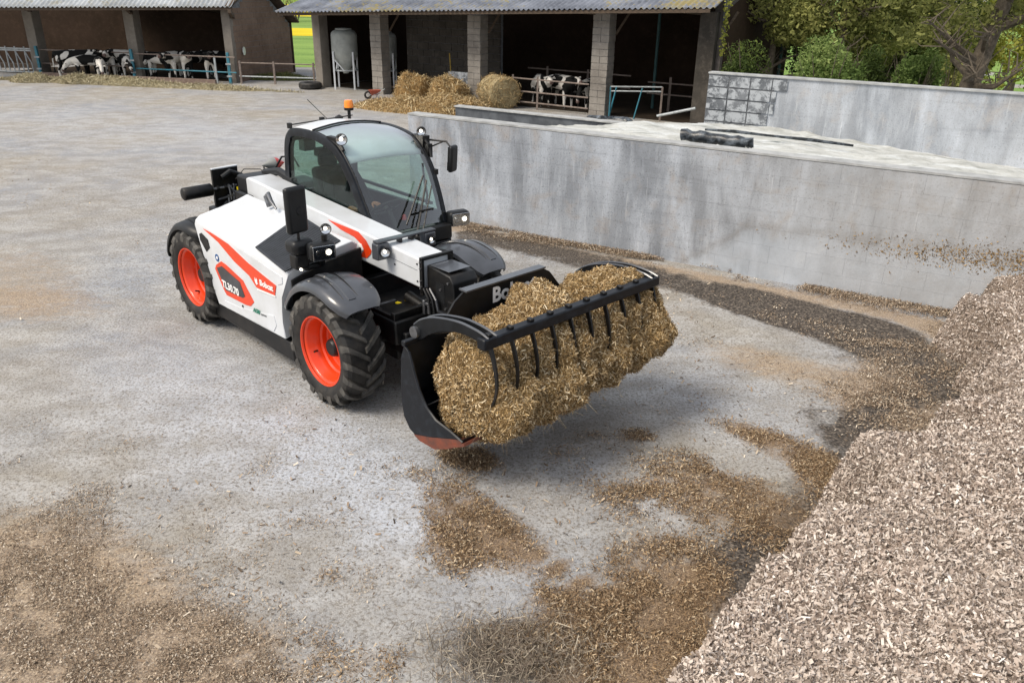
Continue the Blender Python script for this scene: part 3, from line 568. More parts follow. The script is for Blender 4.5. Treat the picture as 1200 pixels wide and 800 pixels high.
# ---- wheels
def make_wheel():
    wr = MB(); 
    prof = [(-.165, .335), (-.19, .36), (-.205, .40), (-.212, .45), (-.2, .49), (-.17, .515), (-.1, .527), (0, .53), (.1, .527), (.17, .515), (.2, .49), (.212, .45), (.205, .4), (.19, .36), (.165, .335)]
    wr.lathe(prof, n=72)
    for sgn in (-1, 1):
        for k in range(19):
            a0 = 2 * math.pi * (k + (.5 if sgn > 0 else 0)) / 19
            rings = []
            for y, r0, r1, wd, dphi in ((-.012, .52, .557, .048, 0), (.06, .52, .559, .05, .10), (.13, .515, .556, .055, .20), (.185, .495, .547, .062, .275), (.213, .46, .515, .066, .30), (.214, .435, .455, .06, .31)):
                a = a0 - dphi; ring = []
                for rr, ww in ((r0, 1.2), (r1, .85), (r1, -.85), (r0, -1.2)):
                    da = ww * wd / 2 / rr
                    aa = a + da; ring.append((rr * math.sin(aa), sgn * y, rr * math.cos(aa)))
                rings.append([Vector(q) for q in ring])
            wr.loft(rings)
    rm = MB(); rm.lathe([(-.165, .33), (-.183, .338), (-.186, .348), (-.178, .352), (-.16, .345), (-.15, .318), (-.135, .306), (-.075, .300), (-.06, .288), (-.01, .280), (.005, .262), (.05, .255), (.062, .235), (.066, .12), (.06, .0)], n=64)
    rm.lathe([(.165, .345), (.18, .34), (.15, .30), (.07, .27)], n=48)
    hb = MB(); hb.lathe([(.066, .118), (.02, .112), (.005, .1), (-.02, .094), (-.06, .085), (-.075, .07), (-.078, .0)], n=28)
    nu = MB()
    for k in range(10):
        a = 2 * math.pi * k / 10; nu.lathe([(.07, .016), (.035, .016), (.03, .008), (.03, 0)], c=(.16 * math.sin(a), 0, .16 * math.cos(a)), n=6)
    vs = MB().tube([(.0, -.06, -.285), (.0, -.11, -.262)], .01, 6)
    t = wr.build('tyre', K['rubber'], None, smooth=True, ang=30); t.data.materials.append(K['lug']); t.data.polygons.foreach_set('material_index', [0 if i < 72 * 14 else 1 for i in range(len(t.data.polygons))]); r = rm.build('rim', K['orange'], None, smooth=True, ang=40)
    h = hb.build('hub', K['black'], None, smooth=True, ang=40); n_ = nu.build('wheel_nuts', K['orange']); v = vs.build('valve', K['black'])
    return t, r, h, n_, v
wparts = make_wheel()
first = True
for x, y, st in ((WX, -.845, 0), (-WX, -.845, 0), (WX, .845, 0), (-WX, .845, 0)):
    e = empty('wheel', (x, y, WZ), (math.pi if y > 0 else 0) + st); e.parent = TH
    spin = random.uniform(0, 6)
    for q in wparts:
        c = q if first else q.copy()
        if not first: COL.objects.link(c)
        c.parent = e; c.rotation_euler = (0, spin if y < 0 else spin, 0)
    first = False
# ---- fenders: swept arcs over the wheels
def fender(name, x, ysgn, a0, a1, r=.66, outer=1.06, inner=.56, droop=0):
    sec = [(inner, -.03), (inner, .012), (inner + .1, .034), (outer - .12, .036), (outer - .04, .02), (outer, -.02), (outer + .004, -.06), (outer - .012, -.06), (outer - .016, -.024), (outer - .05, .0), (inner + .1, .014), (inner + .02, -.03)]
    rings = []; n = 22
    for i in range(n + 1):
        a = math.radians(a0 + (a1 - a0) * i / n); u = i / n
        tp = min(1, (u / .16) ** .5 if u < .16 else 1) if u < .5 else min(1, ((1 - u) / .06) ** .5)
        rr = r + droop * (max(0, .35 - u) / .35) ** 2
        ring = []
        for yy, dr in sec:
            yc = (outer + inner) / 2; yy2 = yc + (yy - yc) * (.66 + .34 * min(1, tp)); R = rr + dr
            ring.append(Vector((x + R * math.cos(a), ysgn * yy2, WZ + R * math.sin(a))))
        rings.append(ring)
    m = MB(); m.loft(rings); o = m.build(name, K['fender'] if name == 'front_fender' else K['plastic'], TH, smooth=True, ang=50)
    rb = MB()    # raised rib along the crown
    rings = []
    for i in range(17):
        a = math.radians(a0 + (a1 - a0) * (.1 + .6 * i / 16)); R = r + .037
        yb = ysgn * ((outer + inner) / 2 + .06 - .10 * (i / 16) ** 2)
        rings.append([Vector((x + (R + d) * math.cos(a), yb + w_, WZ + (R + d) * math.sin(a))) for w_, d in ((-.05, -.012), (-.035, .016), (.035, .016), (.05, -.012))])
    rb.loft(rings).build('fender_rib', o.data.materials[0], o, smooth=True)
    gr = [(a0 + (a1 - a0) * (.12 + .5 * i / 14)) for i in range(15)]
    for w0 in (-.075, .075):
        MB().tube([Vector((x + (r + .040) * math.cos(math.radians(a)), ysgn * ((outer + inner) / 2 + .06 - .10 * (i / 14) ** 2) + w0, WZ + (r + .040) * math.sin(math.radians(a)))) for i, a in enumerate(gr)], .005, 5).build('fender_seam', K['black'], o, smooth=True)
    return o
fender('front_fender', WX, -1, 47, 158, droop=.02); fender('front_fender', WX, 1, 47, 158, droop=.02)
fender('rear_fender', -WX, -1, 62, 172, r=.63, outer=1.05); fender('rear_fender', -WX, 1, 62, 172, r=.63, outer=1.05)
# ---- chassis
m = MB(); m.box(-1.95, 1.75, -.38, .38, .38, .78); m.box(-1.0, .78, -.97, -.3, .20, .41); m.box(-.9, .9, .3, .95, .3, .9); m.box(-2.08, -1.45, -.42, .9, .55, 1.18)
m.box(.6, 1.95, -.42, .34, .5, .74); m.box(1.5, 1.9, -.5, .42, .62, .86)
m.build('chassis', K['black'], TH, bevel=.02)
for x in (WX, -WX):
    MB().tube([(x, -.75, WZ), (x, -.3, WZ - .02), (x, .3, WZ - .02), (x, .75, WZ)], [.13, .09, .09, .13], 14).build('axle', K['black'], TH, smooth=True)
# hydraulic cylinders and hoses low at the front
m = MB(); m.tube([(1.62, -.6, .62), (1.72, .1, .60)], .045, 12); m.tube([(1.72, .1, .60), (1.78, .5, .6)], .025, 10); m.build('steering_ram', K['black'], TH, smooth=True)
# front deck beside the boom: a tray with an opening
m = MB(); m.box(.95, 1.85, -.48, -.44, .74, .90); m.box(1.80, 1.86, -.48, .36, .72, .93); m.box(.95, 1.85, -.48, .34, .72, .76); m.box(.9, 1.0, -.48, .3, .72, .98)
m.build('front_deck', K['black'], TH, bevel=.008)
MB().box(1.22, 1.42, -.34, -.28, .765, .80).box(1.22, 1.26, -.34, -.02, .765, .79).build('deck_bracket', K['steel'], TH, bevel=.006)
MB().beam((1.35, -.08, .80), (1.72, -.02, .80), .035, .012).build('yellow_strip', K['yellow'], TH)
MB().box(1.863, 1.867, -.36, -.33, .78, .84).build('sticker', K['decal_white'], TH)
# ---- engine hood (white, machine's right side)
def xr(z): return -.80 - .36 * min(1, max(0, (z - .39) / .84)) ** .9
def xf(z):
    pts = [(.39, .70), (.6, .66), (.80, .66), (.95, .74), (1.06, .86), (1.2, .86), (1.5, 1.0)]
    for (a, xa), (b, xb) in zip(pts, pts[1:]):
        if z <= b: return xa + (xb - xa) * max(0, z - a) / (b - a)
    return pts[-1][1]
def ridge(u): return 1.30 - .11 * u          # u 0 rear .. 1 front
def topz(u): return 1.50 - .07 * u
rings = []
NU = 14
for i in range(NU + 1):
    u = i / NU; zr, zt = ridge(u), topz(u)
    pr = [(-.30, .6), (-1.0, .39 + .05 * u), (-1.002, .62), (-1.0, .9), (-1.0, zr - .05), (-.985, zr), (-.93, zr + .045), (-.7, zr + .045 + (zt - zr - .045) * .38), (-.45, zt - .045), (-.33, zt - .01), (-.27, zt - .06), (-.27, .8)]
    ring = []
    for y, z in pr:
        x0, x1 = xr(z), xf(z)
        if y > -.9 and z > 1.0: x1 = .86 + .14 * (y + .95) / .65; x0 = -1.10 - .06 * (y + .95) / .6
        ring.append(Vector((x0 + (x1 - x0) * u, y, z)))
    rings.append(ring)
hood = MB().loft(rings).build('engine_hood', K['white'], TH, smooth=True, bevel=.012, seg=2, ang=30)
lx = lambda y: .86 + .14 * (y + .95) / .65 + .012
MB().loft([[Vector((lx(-.97), -.97, .62)), Vector((lx(-.26), -.26, .62)), Vector((lx(-.26), -.26, 1.345)), Vector((lx(-.6), -.6, 1.265)), Vector((lx(-.97), -.97, 1.12))], [Vector((lx(-.97) + .02, -.97, .62)), Vector((lx(-.26) + .02, -.26, .62)), Vector((lx(-.26) + .02, -.26, 1.34)), Vector((lx(-.6) + .02, -.6, 1.26)), Vector((lx(-.97) + .02, -.97, 1.115))]]).build('arch_liner', K['black'], TH)
# the plane of the hood's sloping top, for the intake grille
HP = Vector((.3, -.93, ridge(.6) + .05)); _hx = Vector((1, 0, -.045)).normalized(); _hy = Vector((0, .60, topz(.6) - ridge(.6) - .055)).normalized(); HN = _hx.cross(_hy).normalized()
def sheet(name, pts, n, th, mat, parent):
    n = Vector(n).normalized(); k = len(pts); vs = [Vector(q) - n * th for q in pts] + [Vector(q) + n * th for q in pts]
    return MB().add(vs, [tuple(reversed(range(k))), tuple(range(k, 2 * k))] + [(i, (i + 1) % k, k + (i + 1) % k, k + i) for i in range(k)]).build(name, mat, parent)
gq = [mpp(x, y, HP + HN * .004, HN) for x, y in ((299, 290), (334, 318.5), (399, 282), (352, 252))]
g = sheet('intake_grille', gq, HN, .006, K['grille'], TH)
for i in range(1, 20):
    a = gq[0].lerp(gq[1], i / 20); b = gq[3].lerp(gq[2], i / 20)
    MB().beam(a + HN * .006 + (b - a) * .04, b + HN * .006 - (b - a) * .04, .012, .005, HN).build('slat', K['grille'], g)
# latch / lifting eye on the hood
lp = mp(316, 240, 1, -.42)
m = MB(); m.tube([lp + Vector((-.05, .02, -.03)), lp + Vector((-.06, 0, .08)), lp + Vector((-.01, 0, .12)), lp + Vector((.04, 0, .05)), lp + Vector((.14, 0, -.02))], [.03, .03, .028, .024, .012], 10); m.build('exhaust_eye', K['steel'], TH, smooth=True)
# decals on the side panel
def dec(name, pts, mat, y=-1.004, th=.002, parent=None):
    return sheet(name, [mp(a, b, 1, y) for a, b in pts], (0, -1, 0), th, mat, parent or hood)
Z = lambda zx, zy: (220 + zx * .1874, 250 + zy * .1874)      # zoom of the side panel
dec('red_stripe', [Z(95, 95), Z(140, 118), Z(250, 190), Z(370, 305), Z(480, 395), Z(552, 452), Z(545, 522), Z(430, 462), Z(385, 390), Z(290, 300), Z(190, 180)], K['orange'])
dec('stripe_border', [Z(436, 470), Z(548, 516), Z(549, 524), Z(434, 478)], K['decal_white'], -1.008)
dec('model_frame', [Z(172, 345), Z(178, 322), Z(208, 300), Z(235, 318), Z(345, 420), Z(415, 555), Z(395, 580), Z(365, 572), Z(245, 510), Z(228, 478)], K['orange'])
dec('model_plate', [Z(182, 340), Z(212, 330), Z(325, 430), Z(358, 520), Z(345, 528), Z(240, 480)], K['decal_dark'], -1.008)
dec('side_window', [Z(72, 128), Z(85, 122), Z(125, 165), Z(138, 215), Z(118, 240), Z(78, 165)], K['plastic'], -1.004)
for r, mt in ((.042, 'blue'), (.018, 'decal_white')):
    c = mp(*Z(183, 278), 1, -1.004 if r > .03 else -1.0075); MB().lathe([(-.002, 0), (-.002, r), (.002, r)], c=c, n=24).build('round_sticker', K[mt], hood)
c = mp(*Z(345, 580), 1, -1.004); MB().lathe([(-.004, 0), (-.004, .014), (.003, .014)], c=c, n=12).build('panel_lock', K['black'], hood)
def panel_text(s, za, zb, height, mat, y=-1.010, bold=.02, font_h=.72, name='lettering', shear=0):
    a = mp(*Z(*za), 1, y); b = mp(*Z(*zb), 1, y); xd = b - a; L = xd.length; xd.normalize()
    o = text(s, 1, mat, hood, (0, 0, 0), (1, 0, 0), (0, 1, 0), name, bold=.03, shear=shear)
    xs = [v.co.x for v in o.data.vertices]; wd = max(xs) - min(xs); mnx = min(xs)
    yd = Vector((0, 0, 1)); yd = (yd - xd * yd.dot(xd) * .0).normalized(); n = xd.cross(yd).normalized()
    hs = height / font_h
    for v in o.data.vertices: v.co = a + xd * ((v.co.x - mnx) / wd * L) + yd * v.co.y * hs + n * (v.co.z)
    return o
panel_text('TL30.70', (218, 455), (322, 518), .082, K['decal_white'])
dec('panel_relief', [Z(232, 545), Z(330, 590), Z(540, 640), Z(556, 700), Z(540, 735), Z(240, 585)], K['white'], -1.0035, .0035)
dec('panel_relief', [Z(300, 215), Z(345, 235), Z(590, 400), Z(592, 440), Z(565, 445), Z(500, 385), Z(380, 300)], K['white'], -1.0035, .0035)
panel_text('AGRI', (408, 612), (455, 634), .048, K['green'], shear=.3)
panel_text('system', (458, 634), (492, 648), .022, K['grey_print'])
panel_text('Bobcat', (452, 448), (535, 488), .062, K['decal_white'])
# cat-head mark left of the lettering
def mark(cx, cz, s, y):
    P_ = [(-.5, .1), (-.35, .62), (-.12, .3), (.1, .3), (.32, .7), (.42, .2), (.3, -.1), (.55, -.35), (.2, -.4), (.1, -.62), (-.1, -.5), (-.3, -.3)]
    return [Vector((cx + a * s, y, cz + b * s)) for a, b in P_]
c = mp(*Z(428, 425), 1, -1.010); sheet('cat_head_mark', mark(c.x, c.z, .062, -1.010), (0, -1, 0), .0015, K['decal_white'], hood)
# ---- boom
def bt(x): return 1.43 + (1.98 - x) * .062
bx0, bx1, by0, by1 = -1.38, 1.97, -.22, .10
pr = [(bx0, bt(bx0) - .02), (bx0 + .06, bt(bx0)), (bx1, bt(bx1)), (bx1, bt(bx1) - .285), (.9, bt(.9) - .31), (-.6, bt(-.6) - .34), (bx0, bt(bx0) - .40)]
boom = MB().prism(pr, 1, by0, by1).build('boom', K['white'], TH, bevel=.018, seg=3)
m = MB()       # front collar of the outer boom
for a, b, c_, d in ((by0 - .03, by0 + .0, 1.12, 1.46), (by1, by1 + .03, 1.12, 1.46), (by0 - .03, by1 + .03, 1.435, 1.465), (by0 - .03, by1 + .03, 1.10, 1.14)): m.box(1.965, 2.005, a, b, c_, d)
m.build('boom_collar', K['black'], TH, bevel=.004)
MB().box(1.94, 1.968, by0 - .012, by0 + .001, 1.145, 1.43).build('collar_edge', K['white'], TH)
for z in (1.18, 1.24, 1.36, 1.42):
    MB().lathe([(-.012, 0), (-.012, .009), (0, .009)], c=(1.985, by0 - .03, z), n=8).build('bolt', K['steel'], TH)
for x, z in ((1.9, 1.38), (1.9, 1.21), (1.55, 1.29)): MB().lathe([(-.008, 0), (-.008, .009), (0, .009)], c=(x, by0, z), n=8).build('bolt', K['black'], TH)
MB().beam((1.45, by0 - .002, 1.345), (1.9, by0 - .002, 1.318), .003, .003).build('seam_line', K['grey_print'], boom)
# red bracket emblem on the boom
Z3 = lambda zx, zy: (320 + zx * .13757, 210 + zy * .13757)
bd = lambda nm, pts, mt, y=by0 - .004: sheet(nm, [mp(a, b, 1, y) for a, b in pts], (0, -1, 0), .002, mt, boom)
bd('red_emblem', [Z3(470, 345), Z3(560, 382), Z3(725, 448), Z3(790, 520), Z3(838, 610), Z3(832, 638), Z3(800, 672), Z3(770, 665), Z3(715, 650), Z3(700, 625), Z3(750, 640), Z3(775, 610), Z3(735, 535), Z3(690, 490), Z3(580, 430)], K['orange'])
bd('emblem_flash', [Z3(725, 540), Z3(752, 552), Z3(770, 600), Z3(745, 625), Z3(735, 590)], K['decal_white'], by0 - .009)
# rear boom pivot and cross member
m = MB(); m.box(-1.62, -1.36, -.22, .16, 1.05, bt(-1.5) - .02); m.box(-1.6, -1.2, .10, .16, .9, 1.60); m.box(-1.6, -1.2, -.28, -.225, .9, 1.45); m.build('boom_pivot', K['plastic'], TH, bevel=.05, seg=3)
for i in range(4): MB().box(-1.64, -1.615, -.20 + i * .09, -.15 + i * .09, 1.15, 1.55).build('pivot_rib', K['black'], TH, bevel=.01)
MB().tube([(-1.5, .10, 1.62), (-1.2, .13, 1.68), (-.9, .14, 1.62), (-.85, .14, 1.5)], .05, 10).build('rear_hose', K['plastic'], TH, smooth=True)
MB().tube([(-1.5, .2, 1.60), (-1.42, .3, 1.80), (-1.3, .38, 1.82), (-1.2, .4, 1.7)], .012, 6).build('cable', K['black'], TH, smooth=True)
# black head at the boom's tip
hd = MB(); hd.prism([(2.0, 1.39), (2.33, 1.36), (2.38, 1.30), (2.42, .95), (2.36, .72), (2.12, .66), (2.0, .86)], 1, -.19, .11)
hd = hd.build('boom_head', K['black'], TH, bevel=.014, seg=2)
MB().box(2.03, 2.30, -.17, .09, 1.385, 1.392).build('head_cover', K['fender'], TH, bevel=.003)
MB().box(2.14, 2.26, -.194, -.189, 1.08, 1.26).build('head_opening', K['plastic'], hd)
for x, z in ((2.31, 1.29), (2.35, 1.06), (2.2, 1.2), (2.27, 1.03)): MB().lathe([(-.01, 0), (-.01, .012), (0, .012)], c=(x, -.192, z), n=8).build('head_bolt', K['steel'], hd)
for i, (y, z) in enumerate(((-.13, 1.25), (.05, 1.25), (-.13, .98))): MB().lathe([(0, .014), (.012, .014), (.012, 0)], c=(2.40, y, z), ax=0, n=8).build('head_bolt', K['steel'], hd)
# hoses at the tip
for i, yy in enumerate((-.24, -.22, -.20)):
    MB().tube([(1.98, yy, 1.12 - .02 * i), (2.04 + .02 * i, yy - .02, 1.18), (2.12 + .03 * i, yy - .03, 1.10), (2.14 + .04 * i, yy - .02, .9), (2.2 + .05 * i, yy, .72)], .012, 8).build('hydraulic_hose', K['fender'] if i == 2 else K['black'], TH, smooth=True)
m = MB(); m.box(2.0, 2.10, -.26, -.21, 1.02, 1.05); m.box(2.02, 2.05, -.27, -.22, .93, 1.07); m.box(2.09, 2.12, -.27, -.23, .95, 1.03); m.build('quick_coupler', K['steel'], TH, bevel=.006)
# carriage between the head and the bucket
m = MB(); m.box(2.42, 2.55, -.52, .52, .95, 1.05); m.box(2.42, 2.55, -.52, .52, .55, .65)
for y in (-.42, -.2, .14, .38): m.box(2.3 if abs(y) < .3 else 2.42, 2.78, y, y + .04, .5, 1.12)
m.build('tool_carriage', K['black'], TH, bevel=.01)
m = MB(); m.tube([(2.05, -.04, .75), (2.55, -.04, 1.0)], .05, 10); m.tube([(1.5, -.04, .9), (2.1, -.04, .8)], .06, 12); m.build('tilt_ram', K['black'], TH, smooth=True)
# ---- light bar across the boom
m = MB(); m.box(1.41, 1.49, -.37, .34, 1.505, 1.525); m.build('light_bar', K['fender'], TH, bevel=.004)
for y in (-.10, .04): MB().box(1.42, 1.48, y, y + .03, 1.45, 1.505).build('bar_foot', K['black'], TH)
def worklight(c, d, r, parent=TH, name='work_light', box=None, body='black'):
    c = Vector(c); d = Vector(d).normalized(); e = empty(name, c); e.parent = parent
    q = d.to_track_quat('Y', 'Z'); e.rotation_mode = 'QUATERNION'; e.rotation_quaternion = q
    MB().lathe([(-r * 1.2, 0), (-r * 1.1, r * .6), (-r * .3, r * 1.05), (0, r * 1.08), (.004, r), (0, r * .95)], n=20).build('housing', K[body], e, smooth=True)
    MB().lathe([(-.004, r * .95), (-r * .35, r * .5), (-r * .4, 0)], n=20).build('reflector', K['chrome'], e, smooth=True)
    MB().lathe([(-r * .4, r * .30), (-r * .3, r * .32), (-r * .2, r * .2), (-r * .18, 0)], n=16).build('bulb', K['lamp'], e, smooth=True)
    return e
m = MB(); m.box(1.40, 1.50, -.38, -.24, 1.34, 1.50); m.build('light_box', K['fender'], TH, bevel=.01)
worklight((1.53, -.31, 1.42), (1, -.35, -.1), .048)
m = MB(); m.box(1.40, 1.5, .20, .33, 1.36, 1.5); m.build('light_box', K['fender'], TH, bevel=.01)
worklight((1.52, .27, 1.43), (1, 0, -.1), .04)
# ---- cab
NEAR = [(-.97, .95), (-1.01, 1.30), (-1.01, 1.55), (-.985, 1.85), (-.95, 2.05), (-.88, 2.16), (-.76, 2.225), (-.5, 2.245), (-.25, 2.235), (.0, 2.185), (.16, 2.105), (.35, 1.90), (.5, 1.67), (.64, 1.43), (.74, 1.18), (.78, .95)]
FSH = {8: .07, 9: .14, 10: .20, 11: .20, 12: .17, 13: .12, 14: .10, 15: .10}
def far(q, i): return (q[0] + FSH.get(i, 0), q[1] + .035 * min(1, FSH.get(i, 0) / .14))
FAR = [far(q, i) for i, q in enumerate(NEAR)]
YN, YF = .135, 1.03
def smooth_path(P2, y, n=4):
    P3 = [Vector((a, y, b)) for a, b in P2]; out = []
    for i in range(len(P3) - 1):
        p0, p1, p2, p3 = P3[max(i - 1, 0)], P3[i], P3[i + 1], P3[min(i + 2, len(P3) - 1)]
        for k in range(n):
            t = k / n; out.append(.5 * ((2 * p1) + (-p0 + p2) * t + (2 * p0 - 5 * p1 + 4 * p2 - p3) * t * t + (-p0 + 3 * p1 - 3 * p2 + p3) * t ** 3))
    return out + [P3[-1]]
NS, FS = smooth_path(NEAR, YN), smooth_path(FAR, YF)
def frame(path, wy, wr):     # flat bar following the cab's side outline
    rings = []
    for i, q in enumerate(path):
        d = (path[min(i + 1, len(path) - 1)] - path[max(i - 1, 0)]).normalized(); nrm = Vector((-d.z, 0, d.x))
        u = i / (len(path) - 1); wi = wr * (1.35 if u < .35 else 1.0)
        rings.append([q + Vector((0, -wy / 2, 0)) + nrm * 0, q + Vector((0, -wy * .35, 0)) + nrm * .022, q + Vector((0, wy * .35, 0)) + nrm * .022, q + Vector((0, wy / 2, 0)), q + Vector((0, wy / 2, 0)) - nrm * wi, q + Vector((0, -wy / 2, 0)) - nrm * wi])
    return MB().loft(rings)
frame(NS, .07, .065).build('cab_frame', K['navy'], TH, smooth=True, ang=40)
frame(FS, .07, .05).build('cab_frame', K['navy'], TH, smooth=True, ang=40)
for a_, b_, w_, h_ in (((-.96, YN, 2.10), (-.96, YF, 2.10), .06, .06), ((-1.0, YN, 1.05), (-1.0, YF, 1.05), .08, .3), ((-.99, YN, 1.45), (-.99, YF, 1.45), .05, .05), ((.80, YN, 1.22), (.88, YF, 1.25), .10, .16), ((.78, YN, 1.0), (.86, YF, 1.0), .12, .3)): MB().beam(a_, b_, w_, h_).build('cross_member', K['black'], TH, bevel=.012)
# side glass, far side glass, rear glass
def side_glass(path, y, zmin, name):
    idx = [q for q in path if q.z > zmin]; cpt = [(q.x, q.z) for q in idx]; cpt = [(idx[0].x, zmin)] + cpt + [(idx[-1].x, zmin)]
    return MB().prism(cpt, 1, y - .003, y + .003).build(name, K['sideglass'], TH)
side_glass(NS, YN - .02, 1.2, 'side_window'); side_glass(FS, YF + .0, 1.42, 'door_window')
MB().box(-1.0, -.995, YN + .03, YF - .03, 1.48, 2.08).build('rear_window', K['glass'], TH)
# windshield and glazed roof front: loft from arc to arc, bulging forward in the middle
iN = [i for i, q in enumerate(NS) if i >= 9 * 4 - 6 and q.z > 1.26]
rings = []
for i in iN:
    a, b = NS[i], FS[i]; row = []
    d = (NS[min(i + 1, len(NS) - 1)] - NS[i - 1]).normalized(); nrm = Vector((-d.z, 0, d.x))
    for k in range(9):
        t = k / 8; row.append(a.lerp(b, t) + nrm * (.012 + .05 * math.sin(math.pi * t)))
    rings.append(row)
MB().loft(rings, closed=False, caps=False).build('windshield', K['frontglass'], TH, smooth=True)
MB().tube([r[0].lerp(r[1], .1) for r in rings], .012, 6).build('glass_seal', K['black'], TH, smooth=True)
MB().tube([r[-1] for r in rings], .012, 6).build('glass_seal', K['black'], TH, smooth=True)
# white sheet added under the glass roof, its colour standing for sky reflection
kb_ = [r for r in rings if r[0].z > 2.0]; MB().loft([[q - Vector((.015, 0, .03)) for q in r] for r in kb_], closed=False, caps=False).build('sky_glare_sheet', K['white'], TH, smooth=True, solid=.006)
# roof panel
rings = []
for i in range(4 * 4 + 2, iN[0] + 1):
    a, b = NS[i], FS[i]; d = (NS[i + 1] - NS[i - 1]).normalized(); nrm = Vector((-d.z, 0, d.x))
    rings.append([a.lerp(b, k / 8) + nrm * (.014 + .05 * math.sin(math.pi * k / 8)) for k in range(9)])
MB().loft(rings, closed=False, caps=False).build('roof_panel', K['white'], TH, smooth=True, solid=.02)
top = rings[-1]; MB().tube([q + Vector((0, 0, .012)) for q in top], .010, 6).build('roof_seam', K['black'], TH, smooth=True)
# far door lower half, rails
m = MB(); m.box(-.97, .80, YF - .03, YF + .02, .75, 1.44); m.build('door', K['black'], TH, bevel=.01)
m = MB(); m.beam((-.95, YF - .02, 1.53), (.6, YF - .02, 1.50), .03, .03); m.build('door_rail', K['black'], TH)
m = MB(); m.box(-.97, .74, YN - .02, YN + .02, .75, 1.26); m.build('cab_side_panel', K['black'], TH)
MB().box(-.97, .85, YN, YF, .70, .76).build('cab_floor', K['plastic'], TH)
# seat, console, dash, steering wheel
e = empty('driver_seat', (-.45, .56, .76)); e.parent = TH
MB().box(-.26, .24, -.24, .24, .30, .44).build('seat_cushion', K['seat'], e, bevel=.04, seg=3)
MB().prism([(-.30, .42), (-.18, .42), (-.30, 1.02), (-.38, 1.0)], 1, -.23, .23).build('seat_back', K['seat'], e, bevel=.04, seg=3)
MB().box(-.4, -.31, -.12, .12, 1.0, 1.2).build('headrest', K['seat'], e, bevel=.03)
for y in (-.30, .25): MB().box(-.2, .2, y, y + .06, .5, .56).build('armrest', K['seat'], e, bevel=.015)
MB().box(-.2, .2, -.2, .2, 0, .30).build('seat_base', K['black'], e)
m = MB(); m.prism([(.40, .78), (.80, .78), (.80, 1.22), (.70, 1.30), (.52, 1.22)], 1, .2, .98); m.build('dashboard', K['dashgrey'], TH, bevel=.03, seg=3)
m = MB(); m.box(-.5, .3, .17, .32, .78, 1.22); m.build('side_console', K['black'], TH, bevel=.03)
MB().tube([(.55, .58, 1.2), (.36, .58, 1.45)], .03, 10).build('steering_column', K['black'], TH, smooth=True)
e = empty('steering_wheel', (.34, .58, 1.47)); e.rotation_euler = (0, math.radians(-35), 0); e.parent = TH
MB().tube([(.19 * math.cos(a), .19 * math.sin(a), 0) for a in [2 * math.pi * k / 24 for k in range(25)]], .016, 8, False).build('wheel_rim', K['black'], e, smooth=True)
m = MB()
for k in range(3): a = 2 * math.pi * k / 3; m.beam((0, 0, 0), (.19 * math.cos(a), .19 * math.sin(a), 0), .03, .012)
m.lathe([(-.02, 0), (-.02, .05), (.015, .045), (.02, 0)], ax=2, n=16); m.build('wheel_spokes', K['black'], e)
MB().lathe([(-.02, 0), (-.02, .03), (.03, .02), (.04, 0)], c=(.42, .75, 1.34), ax=2, n=12).build('red_knob', K['red'], TH, smooth=True)
m = MB(); m.tube([(-.95, .9, 1.3), (-.95, .9, 2.1)], .03, 8); m.box(-.98, -.86, .3, .45, 1.95, 2.08); m.build('cab_interior_post', K['fender'], TH)
# grab handle inside far windscreen, lever, interior mirror
m = MB(); m.tube([(.55, .93, 1.95), (.62, .90, 1.75), (.66, .9, 1.62), (.60, .93, 1.5)], .012, 6); m.build('grab_handle', K['black'], TH, smooth=True)
m = MB(); m.box(-.66, -.56, .30, .50, 1.93, 2.02); m.tube([(-.6, .4, 2.0), (-.55, .4, 2.2)], .012, 6); m.build('interior_fan', K['black'], TH, bevel=.02)
# wiper
m = MB(); m.beam((.93, .52, 1.26), (.70, .86, 1.80), .018, .018); m.beam((.95, .58, 1.27), (.74, .90, 1.74), .012, .012); m.beam((.90, .42, 1.42), (.72, .80, 1.86), .012, .02); m.beam((.88, .62, 1.53), (.86, .82, 1.52), .012, .02); m.box(.90, .97, .46, .64, 1.22, 1.28); m.build('windscreen_wiper', K['black'], TH)
# roof equipment
b = Vector((-.98, 1.02, 2.22))
MB().tube([b, b + Vector((0, 0, .12))], .02, 8).build('beacon_stem', K['black'], TH, smooth=True)
bc = empty('beacon', b + Vector((0, 0, .12))); bc.parent = TH
MB().lathe([(0, 0), (0, .055), (.03, .06), (.035, .05)], ax=2, n=20).build('beacon_base', K['black'], bc, smooth=True)
MB().lathe([(.032, .056), (.09, .054), (.12, .045), (.125, 0)], ax=2, n=20).build('beacon_dome', K['amber'], bc, smooth=True)
MB().lathe([(-.03, 0), (-.02, .045), (.02, .05), (.045, 0)], c=(-1.02, .90, 2.25), ax=2, n=14).build('work_light_back', K['black'], TH, smooth=True)
MB().tube([(-.95, .72, 2.24), (-1.05, .5, 2.50)], .004, 5).build('antenna', K['black'], TH)
m = MB(); m.box(-.93, -.88, .14, .18, 2.22, 2.28); m.beam((-.90, .18, 2.26), (-.85, .98, 2.30), .012, .012); m.box(-.9, -.86, .55, .6, 2.25, 2.31); m.build('roof_clip', K['black'], TH)
m = MB(); m.tube([(.02, .19, 2.23), (.1, .16, 2.20), (.2, .15, 2.13)], .02, 6); m.box(-.1, .15, .14, .2, 2.21, 2.245); m.build('lamp_bracket', K['black'], TH)
worklight((.22, .12, 2.25), (1, -.5, -.15), .06)
worklight((.38, 1.06, 2.26), (1, -.5, -.15), .05)
